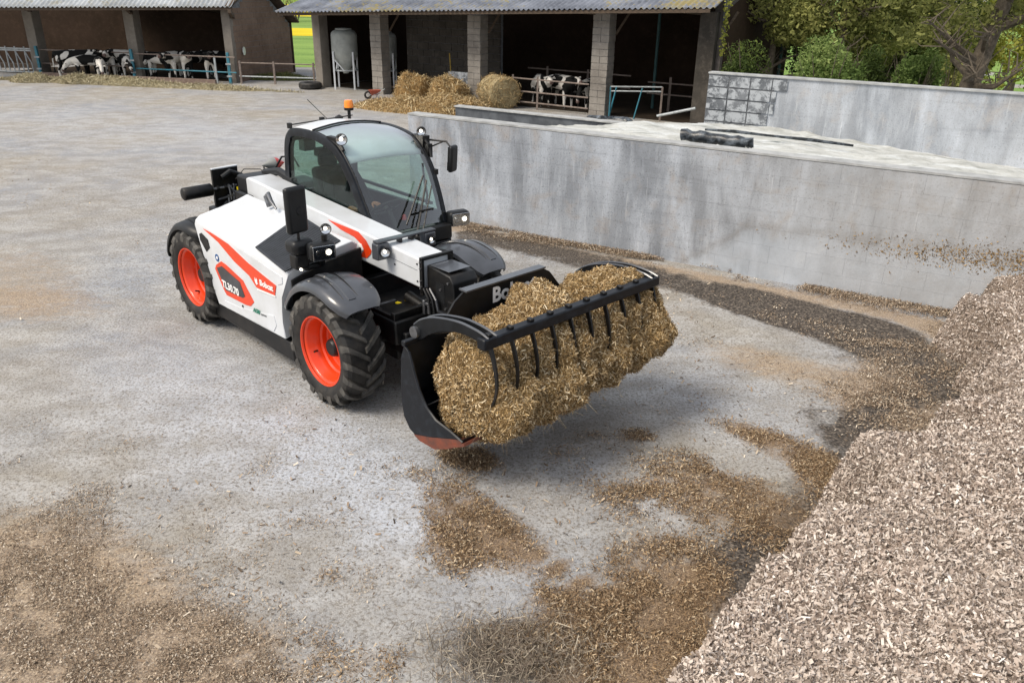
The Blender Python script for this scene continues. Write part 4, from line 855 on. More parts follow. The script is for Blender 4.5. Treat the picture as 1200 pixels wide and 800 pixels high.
m = MB(); m.box(.25, .45, 1.02, 1.12, 2.10, 2.22); m.box(.38, .52, 1.04, 1.10, 2.0, 2.14); m.tube([(.40, 1.05, 2.22), (.5, 1.07, 2.12), (.55, 1.06, 2.0)], .016, 6); m.build('mirror_bracket', K['black'], TH); MB().box(.58, .64, 1.03, 1.08, 1.82, 1.88).build('wiper_motor', K['black'], TH)
# far mirror
a_, b_, c_, d_ = mp(486, 164, 1, 1.07), mp(505, 164, 1, 1.18), mp(523, 166, 1, 1.27), mp(529, 174, 1, 1.28)
m = MB(); m.tube([a_, b_, c_, d_], .011, 8); m.tube([mp(489, 171, 1, 1.07), mp(505, 172, 1, 1.17), mp(519, 166, 1, 1.25)], .009, 8); m.build('mirror_arm', K['black'], TH, smooth=True)
e = empty('mirror', mp(530.5, 186, 1, 1.28)); e.parent = TH; e.rotation_euler = (0, .06, math.radians(20))
MB().box(-.03, .03, -.075, .075, -.15, .15).build('mirror_housing', K['plastic'], e, bevel=.03, seg=3)
MB().box(-.036, -.031, -.06, .06, -.13, .13).build('mirror_glass', K['mirrorglass'], e)
# near mirror
e = empty('mirror', (1.02, -.93, 1.84)); e.parent = TH; e.rotation_euler = (0, .0, math.radians(8))
MB().box(-.03, .035, -.115, .115, -.22, .22).build('mirror_housing', K['plastic'], e, bevel=.035, seg=4)
MB().box(-.036, -.031, -.1, .1, -.2, .2).build('mirror_glass', K['mirrorglass'], e)
MB().lathe([(.0, .04), (.012, .035), (.014, 0)], c=(.032, .02, -.01), ax=0, n=20).build('mirror_knob', K['plastic'], e, smooth=True)
m = MB(); m.tube([(1.02, -.93, 1.64), (1.03, -.93, 1.30)], .014, 8); m.beam((1.03, -.95, 1.34), (1.03, -.62, 1.32), .04, .04); m.build('mirror_post', K['black'], TH)
m = MB(); m.box(.90, 1.10, -1.03, -.80, 1.42, 1.56); m.build('indicator_housing', K['plastic'], TH, bevel=.05, seg=3)
m = MB(); m.box(.93, 1.06, -1.0, -.86, 1.27, 1.42); m.box(.95, 1.05, -.9, -.7, 1.24, 1.30); m.build('lamp_mount', K['black'], TH, bevel=.02)
def headlight(c, rz):
    e = empty('headlight', c, rz); e.parent = TH
    MB().box(-.09, .06, -.13, .13, -.085, .085).build('housing', K['plastic'], e, bevel=.045, seg=3)
    MB().box(.058, .064, -.105, .105, -.065, .065).build('reflector', K['chrome'], e, bevel=.02)
    for y in (-.05, .045): MB().lathe([(.062, .03), (.066, .028), (.068, 0)], c=(0, y, 0), ax=0, n=16).build('bulb', K['lamp'] if y > 0 else K['chrome'], e, smooth=True)
    MB().box(.069, .074, -.11, .11, -.07, .07).build('lens', K['lensglass'], e, bevel=.02)
headlight((1.20, -.80, 1.46), math.radians(-12)); headlight((.88, 1.16, 1.36), math.radians(-12))
m = MB(); m.tube([(1.12, -.76, 1.38), (1.05, -.72, 1.28)], .03, 8); m.tube([(.82, 1.1, 1.30), (.80, 1.0, 1.2)], .03, 8); m.build('headlight_arm', K['black'], TH)
MB().tube([(1.16, -.74, 1.54), (1.16, -.74, 1.60)], .03, 8).build('lamp_stem', K['black'], TH)
worklight((1.20, -.74, 1.66), (1, -.4, -.05), .05)
MB().lathe([(0, .012), (.02, .012), (.02, 0)], c=(1.06, -.96, 1.28), ax=0, n=8).build('marker_lamp', K['lamp'], TH)
# ---- rear equipment
m = MB(); 
a, b, c_, d = mp(247, 199, 0, -2.02), mp(277, 194, 0, -2.02), mp(281, 240, 0, -2.02), mp(253, 244, 0, -2.02)
sheet('rear_plate', [a, b, c_, d], (1, 0, 0), .02, K['black'], TH)
MB().beam(a + Vector((0, 0, .006)), b + Vector((0, 0, .006)), .05, .012).build('plate_edge', K['white'], TH)
MB().tube([a.lerp(b, .3) + Vector((.06, 0, -.10)), a.lerp(b, .6) + Vector((.08, 0, -.04)), a.lerp(b, 1.0) + Vector((.08, 0, -.10)), a.lerp(b, 1.05) + Vector((.06, 0, -.3)), a.lerp(b, .8) + Vector((.02, 0, -.5))], .035, 10).build('rear_hose', K['plastic'], TH, smooth=True)
ca, cb = mp(214, 228, 0, -2.0), mp(248, 222, 0, -2.0)
MB().tube([ca, ca.lerp(cb, .03), ca.lerp(cb, .97), cb], [.065, .078, .078, .065], 16).build('rear_camera_drum', K['black'], TH, smooth=True, ang=60)
MB().tube([cb, mp(277, 217, 0, -2.0)], .02, 10).build('drum_rod', K['steel'], TH, smooth=True)
for k in range(3): q = cb.lerp(mp(277, 217, 0, -2.0), .2 + .3 * k); MB().tube([q, q + Vector((0, .03, .005))], .034, 10).build('rod_collar', K['black'], TH, smooth=True)
m = MB()
for k in range(9):
    q = c_.lerp(d, random.random()); m.tube([q + Vector((.04, random.uniform(-.1, .1), random.uniform(0, .3))), q + Vector((.06, random.uniform(-.1, .1), random.uniform(-.1, .2)))], .014, 6)
m.build('hose_fittings', K['steel'], TH)
q = mp(281, 228, 0, -1.82); MB().beam(q + Vector((0, 0, .1)), q + Vector((.03, 0, -.12)), .05, .02).build('yellow_strap', K['yellow'], TH)
lq = mp(321, 192, 0, -1.62)
e = empty('rear_lamp', lq); e.parent = TH
MB().lathe([(-.17, .0), (-.02, .08), (0, .085)], ax=1, n=12).build('clear_lens', K['dashgrey'], e, smooth=True); MB().lathe([(0, .085), (.05, .07), (.15, .0)], ax=1, n=12).build('red_lens', K['red'], e, smooth=True)
MB().tube([lq, lq + Vector((0, -.1, .03)), lq + Vector((0, -.14, -.02)), lq + Vector((0, -.10, -.25))], .009, 6).build('lamp_wire', K['black'], TH, smooth=True)
MB().tube([(-1.9, -.1, 1.5), (-1.85, .0, 1.62), (-1.8, .2, 1.6), (-1.8, .3, 1.45)], .006, 5).build('cable', K['black'], TH, smooth=True)
m = MB(); m.box(-1.95, -1.5, .15, .9, 1.15, 1.42); m.build('rear_body', K['plastic'], TH, bevel=.06, seg=3)
# ---- grapple bucket
bk = empty('grapple_bucket', (0, 0, 0)); bk.parent = TH
BY0, BY1 = -1.08, 1.14
outer = [(2.84, 1.13), (2.79, 1.0), (2.775, .8), (2.775, .60), (2.80, .47), (2.87, .38), (2.98, .335), (3.2, .34), (3.4, .44), (3.54, .54)]
inn = [(x + (.022 if x < 2.9 else 0), z + (.022 if x > 2.85 else 0)) for x, z in outer]
MB().prism(outer + list(reversed(inn)), 1, BY0, BY1).build('bucket_shell', K['navy'], bk)
side = outer + [(3.40, .575), (3.22, .60), (3.10, .67), (3.01, .80), (2.95, .95), (2.90, 1.09)]
for y in (BY0 - .02, BY1): MB().prism(side, 1, y, y + .02).build('side_plate', K['navy'], bk, bevel=.004)
m = MB(); m.tube([(x, BY0 - .01, z) for x, z in side[len(outer) - 1:] ], .013, 6); m.build('side_edge', K['navy'], bk, smooth=True)
MB().prism([(3.38, .425), (3.58, .53), (3.57, .55), (3.37, .452)], 1, BY0 - .03, BY1 + .02).build('cutting_edge', K['rust'], bk)
MB().prism([(2.93, .352), (3.0, .325), (3.2, .33), (3.41, .43), (3.55, .535), (3.50, .552), (3.36, .50), (3.15, .42)], 1, BY0 - .024, BY0 - .0205).build('heel_wear_plate', K['rust'], bk)
MB().beam((2.83, BY0 - .02, 1.14), (2.83, -.60, 1.14), .05, .05).beam((2.83, .85, 1.14), (2.83, BY1 + .02, 1.14), .05, .05).build('top_tube', K['navy'], bk, bevel=.008)
bp = [(BY0, .7), (BY0, 1.13), (-.76, 1.15), (-.68, 1.25), (-.58, 1.37), (-.47, 1.44), (.45, 1.44), (.56, 1.38), (.70, 1.22), (.82, 1.14), (BY1, 1.13), (BY1, .7)]
MB().prism(bp, 0, 2.84, 2.86).build('back_plate', K['armblack'], bk)
MB().beam((2.86, -.49, 1.45), (2.86, .46, 1.45), .09, .014).build('back_plate_lip', K['fender'], bk)
t_ = text('Bobcat', .19, K['decal_white'], bk, (2.863, -.16, 1.26), (0, 1, 0), (0, 0, 1), bold=.03)
def curve_pts(C, n=6):
    P3 = [Vector((a, 0, b)) for a, b in C]; out = []
    for i in range(len(P3) - 1):
        p0, p1, p2, p3 = P3[max(i - 1, 0)], P3[i], P3[i + 1], P3[min(i + 2, len(P3) - 1)]
        for k in range(n):
            t = k / n; q = .5 * ((2 * p1) + (-p0 + p2) * t + (2 * p0 - 5 * p1 + 4 * p2 - p3) * t * t + (-p0 + 3 * p1 - 3 * p2 + p3) * t ** 3); out.append((q.x, q.z))
    return out + [C[-1]]
up_ = curve_pts([(2.82, 1.27), (2.92, 1.345), (3.10, 1.415), (3.36, 1.46), (3.58, 1.455), (3.70, 1.43)]); lo_ = curve_pts([(3.66, 1.37), (3.45, 1.385), (3.2, 1.34), (3.02, 1.25), (2.92, 1.18), (2.84, 1.15)])
for y in (-.98, -.90, .98, 1.06):
    MB().prism(up_ + lo_, 1, y, y + .018).build('grapple_arm', K['armblack'], bk)
    rail = MB(); rail.tube([(x, y + .009, z) for x, z in up_], .011, 6); rail.build('arm_edge', K['fender'], bk, smooth=True)
for y in (-.94, 1.02): MB().lathe([(-.07, 0), (-.07, .05), (.07, .05), (.07, 0)], c=(2.85, y, 1.22), n=16).build('arm_pivot', K['steel'], bk, smooth=True, ang=50)
MB().tube([(2.9, -.93, 1.22), (3.35, -.93, 1.40)], .03, 8).build('grapple_ram', K['black'], bk, smooth=True)
MB().tube([(2.9, 1.03, 1.22), (3.35, 1.03, 1.40)], .03, 8).build('grapple_ram', K['black'], bk, smooth=True)
MB().box(3.62, 3.71, -1.02, 1.09, 1.345, 1.435).build('crossbar', K['navy'], bk, bevel=.012)
nt_ = 10
for i in range(nt_):
    y = -.94 + i * 1.95 / (nt_ - 1)
    C = [(3.67, 1.38), (3.72, 1.25), (3.75, 1.13), (3.755, 1.02), (3.72, .90), (3.64, .80)]
    P_ = curve_pts(C, 5); rings = []
    for k, (x, z) in enumerate(P_):
        u = k / (len(P_) - 1); a = P_[max(k - 1, 0)]; b = P_[min(k + 1, len(P_) - 1)]; d = Vector((b[0] - a[0], 0, b[1] - a[1])).normalized(); n_ = Vector((-d.z, 0, d.x)); h = .02 * (1 - .7 * u)
        c0 = Vector((x, y, z)); t = .009 * (1 - .3 * u); rings.append([c0 + n_ * h + Vector((0, t, 0)), c0 + n_ * h - Vector((0, t, 0)), c0 - n_ * h - Vector((0, t, 0)), c0 - n_ * h + Vector((0, t, 0))])
    MB().loft(rings).build('tine', K['black'], bk)
    MB().box(3.64, 3.69, y - .02, y + .02, 1.435, 1.458).build('tine_bolt', K['black'], bk, bevel=.006)
MB().tube([(3.0, -1.0, .62), (3.05, -.9, .66), (3.12, -.86, .60)], .006, 5).build('loose_wire', K['steel'], bk)
# ================================================================== OPERATOR
def skin_body(name, joints, edges, mat, parent, sub=2, root=0):
    me = bpy.data.meshes.new(name); me.from_pydata([j[0] for j in joints], edges, []); o = bpy.data.objects.new(name, me); COL.objects.link(o); o.parent = parent
    me.materials.append(mat); sk = o.modifiers.new('skin', 'SKIN'); sk.use_smooth_shade = True
    if not me.skin_vertices: pass
    for i, j in enumerate(joints):
        r = j[1]; me.skin_vertices[0].data[i].radius = (r, r) if not isinstance(r, tuple) else r
    me.skin_vertices[0].data[root].use_root = True
    q = o.modifiers.new('sub', 'SUBSURF'); q.levels = q.render_levels = sub; return o
pe = tag(empty('person', to_w((-.40, .54, .74)), YAW), 'person in dark work clothes seated at the wheel inside the telehandler cab', 'person')
K['jacket'] = M('dark_work_jacket', '#0c0d0f', '#16181b', 14, .9, spec=.2); K['skin'] = M('skin', '#b9785c', '#a8684e', 12, .55); K['hair'] = M('brown_hair', '#3a2a20', '#2a1d15', 40, .8); K['trousers'] = M('dark_trousers', '#1d222b', '#2a303b', 14, .85)
J = [((-.10, 0, .50), (.15, .12)), ((-.12, 0, .72), (.14, .11)), ((-.10, 0, .92), (.17, .11)), ((-.06, 0, 1.02), (.08, .07)), ((-.05, 0, 1.10), .05),
     ((-.10, .19, .95), .065), ((.02, .25, .72), .048), ((.26, .17, .66), .036), ((-.10, -.19, .95), .065), ((.02, -.25, .72), .048), ((.28, -.16, .66), .036),
     ((.0, .10, .49), .09), ((.36, .12, .50), .07), ((.46, .12, .10), .05), ((.0, -.10, .49), .09), ((.36, -.12, .50), .07), ((.46, -.12, .10), .05), ((.58, .12, .04), .04), ((.58, -.12, .04), .04)]
E_ = [(0, 1), (1, 2), (2, 3), (3, 4), (2, 5), (5, 6), (6, 7), (2, 8), (8, 9), (9, 10), (0, 11), (11, 12), (12, 13), (0, 14), (14, 15), (15, 16), (13, 17), (16, 18)]
skin_body('body', J, E_, K['jacket'], pe)
def head_mesh(parent, c, mat_s, mat_h):
    m = MB(); bm = bmesh.new(); bmesh.ops.create_uvsphere(bm, u_segments=20, v_segments=16, radius=.1)
    for v in bm.verts:
        x, y, z = v.co; z *= 1.22; x *= 1.02; y *= .82
        if z < 0: x *= 1 + z * .9; y *= 1 + z * 2.0; x += .012 if x > 0 else 0
        if x > .07 and abs(y) < .02 and -.03 < z < .02: x += .022
        if x > .06 and abs(abs(y) - .033) < .015 and 0.0 < z < .03: x -= .008
        v.co = (x, y, z)
    me = bpy.data.meshes.new('head'); bm.to_mesh(me); bm.free(); o = bpy.data.objects.new('head', me); COL.objects.link(o); o.parent = parent; o.location = c; me.materials.append(mat_s); me.polygons.foreach_set('use_smooth', [True] * len(me.polygons))
    for s in (-1, 1):
        MB().lathe([(-.012, 0), (-.01, .025), (.008, .028), (.012, .0)], c=(-.005, s * .083, .0), n=10).build('ear', mat_s, o, smooth=True)
        MB().lathe([(-.006, 0), (0, .009), (.004, 0)], c=(.088, s * .032, .018), ax=0, n=10).build('eye', K['black'], o, smooth=True)
    MB().box(.086, .092, -.022, .022, -.052, -.046).build('mouth', K['red'], o, bevel=.002)
    hb = bmesh.new(); bmesh.ops.create_uvsphere(hb, u_segments=20, v_segments=14, radius=.108)
    for v in hb.verts:
        x, y, z = v.co; z *= 1.2; y *= .86
        if x > .045 and z < .07: x = .045
        if z < -.04: z = -.04
        v.co = (x - .008, y, z + .012)
    me = bpy.data.meshes.new('hair'); hb.to_mesh(me); hb.free(); h = bpy.data.objects.new('hair', me); COL.objects.link(h); h.parent = o; me.materials.append(mat_h); me.polygons.foreach_set('use_smooth', [True] * len(me.polygons)); return o
head_mesh(pe, (-.03, 0, 1.20), K['skin'], K['hair'])
for s in (1, -1):
    w0 = Vector((.27, s * .165, .66)); J = [(w0, .032), (w0 + Vector((.05, 0, .015)), .034), (w0 + Vector((.09, 0, .02)), (.036, .018))]; E2 = [(0, 1), (1, 2)]
    for k, L in enumerate((.055, .065, .06, .045)):
        b0 = w0 + Vector((.10, (k - 1.5) * .019, .022)); i0 = len(J); J += [(b0, .009), (b0 + Vector((L * .6, 0, -.008)), .0085), (b0 + Vector((L * .85, 0, -.04)), .008)]; E2 += [(2, i0), (i0, i0 + 1), (i0 + 1, i0 + 2)]
    i0 = len(J); J += [(w0 + Vector((.06, -s * .038, .0)), .011), (w0 + Vector((.10, -s * .05, -.02)), .009)]; E2 += [(1, i0), (i0, i0 + 1)]
    skin_body('hand', J, E2, K['skin'], pe, 1)
# ================================================================== SILAGE LOAD
def load_mesh():
    sec = [(2.87, .95), (2.92, 1.10), (3.10, 1.20), (3.30, 1.26), (3.50, 1.28), (3.62, 1.28), (3.70, 1.22), (3.745, 1.10), (3.79, .98), (3.87, .84), (3.88, .70), (3.80, .56), (3.66, .49), (3.50, .47), (3.30, .44), (3.0, .42), (2.86, .5), (2.84, .7)]
    ny = 170; ring = []
    n = 96; L = [math.dist(sec[i], sec[(i + 1) % len(sec)]) for i in range(len(sec))]; T = sum(L); pts = []
    for k in range(n):
        s_ = T * k / n; i = 0
        while s_ > L[i]: s_ -= L[i]; i += 1
        a, b = sec[i], sec[(i + 1) % len(sec)]; u = s_ / L[i]; pts.append((a[0] + (b[0] - a[0]) * u, a[1] + (b[1] - a[1]) * u))
    V = []; cx, cz = 3.35, .85
    for j in range(ny + 1):
        v = j / ny; y = -1.00 + 2.20 * v
        e = min(v, 1 - v) * 2; cap = min(1, (e / .10)) ** .5 if e < .10 else 1
        low = .0 + .17 * v          # underside rises towards the far end
        for x, z in pts:
            # mass pushed further out and lumpier low on the near end
            zz = z + (low if z < .75 else low * max(0, (1.1 - z) / .35)) + .0
            xx = x
            if v < .30 and x > 3.6 and z < 1.2: xx -= .10 * (1 - v / .3); 
            if v < .30 and z > 1.15: zz -= .13 * (1 - v / .3) ** .7
            if v < .16 and x < 3.3: xx += (3.3 - x) * .55 * (1 - v / .16)
            xx = cx + (xx - cx) * (.25 + .75 * cap) if x > cx else cx + (xx - cx) * cap
            zz = cz + (zz - cz) * (.45 + .55 * cap)
            V.append((xx, y, zz))
    V = np.array(V); n1 = fbm(V, 3.2, 1, 4); n2 = fbm(V, 11, 5, 3); n3 = -np.abs(fbm(V * [.6, 1, .6], 4.2, 9, 2))
    C = np.array([cx, 0, cz]); D = V - C; D[:, 1] = 0; D /= np.linalg.norm(D, axis=1)[:, None] + 1e-6
    crest = np.exp(-((V[:, 1] - .86) / .20) ** 2) * .13 + np.exp(-((V[:, 1] - .05) / .28) ** 2) * .05 - np.exp(-((V[:, 1] - .52) / .09) ** 2) * .07 - np.exp(-((V[:, 1] + .60) / .10) ** 2) * .05
    disp = n1 * .055 + n2 * .035 + n3 * .06 + .035 + fbm(V, 6.3, 19, 2) * .04 - .05 * np.clip(vnoise(V, 7.7, 23) - .35, 0, 1); fr_ = np.clip((V[:, 0] - 3.55) / .12, 0, 1) * np.clip((V[:, 2] - .72) / .15, 0, 1); yy_ = V[:, 1] + .025 * vnoise(V * [0, 0, 1], 5, 3)
    for k_ in range(10): disp = disp - fr_ * .075 * np.exp(-((yy_ - (-.94 + k_ * 1.95 / 9)) / .026) ** 2) * (.5 + .5 * ((k_ * 7) % 5) / 4)
    V = V + D * (disp * np.clip((V[:, 2] - .35) / .3, .45, 1))[:, None]
    for c_, r_, h_ in (((3.72, -.80, .72), .28, .06), ((3.30, -.88, 1.12), .18, .06), ((3.86, -.20, .62), .20, .05), ((3.90, .45, .80), .22, .05), ((3.9, 1.0, .85), .22, .04), ((3.02, .10, 1.25), .17, .14), ((2.96, -.22, 1.22), .12, .08), ((3.50, -.72, 1.22), .11, -.09), ((3.35, -.97, .92), .10, -.09), ((3.84, .12, .78), .10, -.07), ((3.3, .48, 1.32), .14, -.12)):
        q = V - np.array(c_); g_ = np.exp(-(q ** 2).sum(1) / r_ ** 2) * h_; V = V + (D * .7 + np.array([0, 0, .3 if c_[2] < 1 else 1.0])) * g_[:, None]
    topm = (V[:, 2] > 1.12) & (V[:, 0] < 3.62); V[:, 2] += np.where(topm, crest + .03, 0)
    F = []
    for j in range(ny):
        for k in range(n): F.append((j * n + k, j * n + (k + 1) % n, (j + 1) * n + (k + 1) % n, (j + 1) * n + k))
    for row, flip in ((0, 1), (ny * n, 0)):
        c = len(V); V = np.vstack([V, V[row:row + n].mean(0)])
        for k in range(n):
            a, b = row + k, row + (k + 1) % n; F.append((c, a, b, b) if flip else (c, b, a, a))
    F = [f if f[2] != f[3] else f for f in F]
    return V, np.array(F)
def chips(P, Nn, size, aspect=(.25, .6), tilt=.6, lift=.004, curl=0):
    """quads scattered at P with normals Nn; size = (min, max) length"""
    n = len(P); r = RNG.normal(size=(n, 3)); Nt = Nn + tilt * r; Nt /= np.linalg.norm(Nt, axis=1)[:, None]
    a = np.cross(Nt, RNG.normal(size=(n, 3))); a /= np.linalg.norm(a, axis=1)[:, None]; b = np.cross(Nt, a)
    L = size[0] + (size[1] - size[0]) * RNG.random(n) ** 2.2; W_ = L * (aspect[0] + (aspect[1] - aspect[0]) * RNG.random(n))
    c = P + Nn * (lift + .25 * np.abs(RNG.normal(size=n)) * L * .5)[:, None]
    A = a * (L / 2)[:, None]; B = b * (W_ / 2)[:, None]; tw = RNG.uniform(.5, 1, (n, 1)); bend = Nt * (L * RNG.uniform(-.25, .25, n) * (1 + curl))[:, None]
    V = np.stack([c - A - B * tw, c + A - B * tw + bend, c + A + B + bend, c - A + B], 1).reshape(-1, 3)
    F = np.arange(n * 4).reshape(-1, 4); rnd = np.repeat(RNG.random(n), 4); return V, F, rnd
def surf_sample(V, F, n, wfun=None):
    a, b, c, d = V[F[:, 0]], V[F[:, 1]], V[F[:, 2]], V[F[:, 3]]; cr = np.cross(c - a, d - b); ar = np.linalg.norm(cr, axis=1) / 2; N_ = cr / (2 * ar[:, None] + 1e-12)
    w_ = ar.copy()
    if wfun is not None: w_ = w_ * wfun((a + c) / 2, N_)
    idx = RNG.choice(len(F), n, p=w_ / w_.sum()); u, v = RNG.random((2, n, 1)); P = (a[idx] * (1 - u) + b[idx] * u) * (1 - v) + (d[idx] * (1 - u) + c[idx] * u) * v; return P, N_[idx]
K['silage'] = chipmat('chopped_silage', [(0, '#3a2c1c'), (.2, '#745c3b'), (.5, '#b09366'), (.78, '#d6bd92'), (1, '#f3e5c6')])
K['silage_core'] = M('silage_core', '#5b4726', '#7a6238', 30, .9, bump=.8, bscale=60, obj=False)
# long strands hanging from the mass
V, F = load_mesh()
core = big_mesh('silage_load', V, F, K['silage_core'], smooth=True)
# orient normals outward
P, Nn = surf_sample(V, F, 230000); out = P - np.array([3.35, 0, .85]); out[:, 1] *= .1
sgn = np.sign((Nn * out).sum(1)); Nn = Nn * np.where(sgn == 0, 1, sgn)[:, None]
cv, cf, cr = chips(P, Nn, (.009, .048), (.05, .24), .9, .001, 1)
fl = big_mesh('silage_shreds', cv, cf, K['silage'], {'rnd': cr}, parent=core); tag(fl, kind='stuff')
k = RNG.choice(len(P), 7000, p=None); Q = P[k]; k2 = (Nn[k][:, 2] < .2) & (Q[:, 0] > 3.4); Q = Q[k2]; L = .03 + .12 * RNG.random(len(Q)) ** 3; dr = RNG.normal(size=Q.shape) * .7 + [.15, 0, -1]; dr /= np.linalg.norm(dr, axis=1)[:, None]; sdv = np.cross(dr, [1, .2, .1]) * .0016; Q0 = Q - dr * .01; Q1 = Q + dr * L[:, None]
Vs = np.stack([Q0 - sdv, Q0 + sdv, Q1 + sdv * .4, Q1 - sdv * .4], 1).reshape(-1, 3); st = big_mesh('hanging_strands', Vs, np.arange(len(Vs)).reshape(-1, 4), K['silage'], {'rnd': np.repeat(.5 + .5 * RNG.random(len(Q)), 4)}, parent=core); tag(st, kind='stuff')
core.location = (MX, MY, 0); core.rotation_euler = (0, 0, YAW)
tag(core, 'big brown lump of chopped maize silage held in the raised grapple bucket', 'silage')

# ================================================================== FARM THINGS
def silo(loc, label, s=1):
    e = tag(empty('feed_silo', loc), label, 'silo', 'feed silos under the middle barn'); K.setdefault('grp', M('fibreglass', '#8f938f', '#a6aaa6', 3, .55))
    MB().lathe([(2.10, 0), (2.10, .28), (2.05, .40), (1.98, .46), (1.90, .48), (1.25, .48), (1.20, .47), (.62, .12), (.56, .10), (.56, 0)], ax=2, n=28).build('tank', K['grp'], e, smooth=True, ang=40)
    MB().lathe([(2.10, .30), (2.14, .30), (2.16, .1), (2.16, 0)], ax=2, n=20).build('lid', K['grp'], e, smooth=True)
    MB().tube([(.44 * math.cos(2 * math.pi * k / 16), .44 * math.sin(2 * math.pi * k / 16), .68) for k in range(17)], .03, 6, False).build('ring', K['galv'], e, smooth=True)
    for k in range(4):
        a = math.pi / 4 + k * math.pi / 2; x, y = .52 * math.cos(a), .52 * math.sin(a); MB().beam((x, y, 0), (x, y, 1.35), .06, .06).build('leg', K['white'], e)
        b = a + math.pi / 2; MB().beam((x, y, 1.1), ((x + .5 * math.cos(b)) / 2, (y + .5 * math.sin(b)) / 2, .7), .035, .035).build('brace', K['white'], e)
    e.scale = (s, s, s); return e
q = wp(405, 105); silo((q.x, q.y + .3, 0), 'white cone-bottomed feed silo on legs under the middle barn'); q = wp(444, 105); silo((q.x + .2, q.y + .6, 0), 'second white feed silo partly hidden behind a block pillar', .95)
K['woodh'] = M('broom_wood', '#b99a3c', '#a4873a', 9, .7)
def broom(label, a, b):
    e = tag(empty('broom', a), label, 'broom'); d = Vector(b) - Vector(a); MB().tube([(0, 0, .08), tuple(d)], .022, 6).build('handle', K['woodh'], e); MB().box(-.16, .16, -.04, .04, 0, .1).build('brush_head', K['darkwood'], e)
q = wp(456, 106); broom('yellow handled broom leaning beside the wheelbarrow and block pillar', (q.x, q.y + .5, 0), (q.x - .25, q.y + .9, 1.1))
q = off(PL2[1], 2.35, 1.1); broom('yellow handled tool leaning upright on the dark inner barn wall', (q.x, q.y, .3), (q.x - .08, q.y + .2, 1.45))
q = wp(436, 116); e = tag(empty('wheelbarrow', (q.x, q.y, 0), .4), 'small red wheelbarrow with a black wheel at the foot of the second pillar', 'wheelbarrow')
e.scale = (.62, .62, .62)
MB().lathe([(-.05, .12), (-.06, .19), (-.03, .22), (.03, .22), (.06, .19), (.05, .12)], c=(-.22, 0, .22), n=20).build('wheel', K['rubber'], e, smooth=True)
m = MB(); m.loft([[Vector(v) for v in ((-.05, -.15, .2), (.3, -.15, .2), (.3, .15, .2), (-.05, .15, .2))], [Vector(v) for v in ((-.15, -.25, .48), (.5, -.25, .48), (.5, .25, .48), (-.15, .25, .48))]]); m.build('tray', M('barrow_red', '#a8452f', '#8a5240', 7, .6), e)
for s in (-1, 1): MB().tube([(-.22, s * .07, .22), (.2, s * .2, .25), (.7, s * .28, .55)], .018, 6).build('handle', K['galv'], e); MB().beam((.3, s * .2, .3), (.32, s * .2, 0), .03, .03).build('leg', K['galv'], e)
q = wp(364, 104); o = MB().lathe([(-.09, .24), (-.12, .30), (-.11, .38), (-.06, .43), (.06, .43), (.11, .38), (.12, .30), (.09, .24)], ax=2, n=28, close=True).build('old_tyre', K['rubber'], smooth=True); o.location = (q.x, q.y, .12); tag(o, 'old tyre lying flat on the ground beside the first barn pillar', 'tyre')
# ---- straw and hay
K['strawm'] = chipmat('loose_straw', [(0, '#665438'), (.3, '#9a8259'), (.6, '#bba378'), (.85, '#d3bf97'), (1, '#e6d8b4')]); K['strawcore'] = M('straw_core', '#7a5f38', '#9c7d4d', 20, .95, bump=.7, bscale=40, obj=False)
K['haym'] = chipmat('pale_hay', [(0, '#7a7156'), (.4, '#a09678'), (.8, '#bdb496'), (1, '#d4cdb2')]); K['haycore'] = M('hay_core', '#7d745a', '#978d70', 20, .95, obj=False)
def mound(name, c, rx, ry, h, ang, mat, core_m, label, cat, nchip=6000, size=(.04, .22), shape=2.0, seed=0, lump=.25, group=None, kind=None, base=0):
    n1, n2 = 40, 56; V = [(0, 0, 1.0)]; 
    V = []
    for i in range(n1 + 1):
        r = i / n1
        for k in range(n2):
            a = 2 * math.pi * k / n2; z = max(0, 1 - r ** shape) ** (1 / 1.4); V.append((r * math.cos(a) * rx, r * math.sin(a) * ry, z * h))
    V = np.array(V); nz = fbm(V + seed * 7.1, 1.4 / max(rx, .4) * 1.2, seed, 4); rr = np.sqrt((V[:, 0] / rx) ** 2 + (V[:, 1] / ry) ** 2); V[:, 2] = np.maximum(V[:, 2] * (1 + lump * nz), 0) - .03; V[:, :2] *= (1 + .16 * nz * rr)[:, None]
    I = np.arange((n1 + 1) * n2).reshape(n1 + 1, n2); F = np.stack([I[:-1], I[1:], np.roll(I[1:], -1, 1), np.roll(I[:-1], -1, 1)], -1).reshape(-1, 4)
    ca, sa = math.cos(ang), math.sin(ang); W_ = V.copy(); W_[:, 0] = c[0] + ca * V[:, 0] - sa * V[:, 1]; W_[:, 1] = c[1] + sa * V[:, 0] + ca * V[:, 1]; W_[:, 2] += base
    o = big_mesh(name, W_, F, core_m, smooth=True); P, Nn = surf_sample(W_, F, nchip); Nn *= np.sign(Nn[:, 2:3] + 1e-9)
    cv, cf, cr = chips(P, Nn, size, (.04, .12), 1.2, .005, 1); s_ = big_mesh('loose_stalks', cv, cf, mat, {'rnd': cr}, parent=o); s_['kind'] = 'stuff'
    tag(o, label, cat, group, kind); return o
q = wp(486, 118); mound('straw_bale', (q.x, q.y + .3), .66, .6, .78, .3, K['strawm'], K['strawcore'], 'broken golden straw bale, left one of the three behind the wall', 'straw bale', 5000, shape=5, seed=1, lump=.3)
q = wp(528, 124); mound('straw_bale', (q.x, q.y + .3), .78, .65, .84, .9, K['strawm'], K['strawcore'], 'golden straw bale slumped in the middle, beside the pale round bale', 'straw bale', 6000, shape=3.2, seed=2, lump=.35)
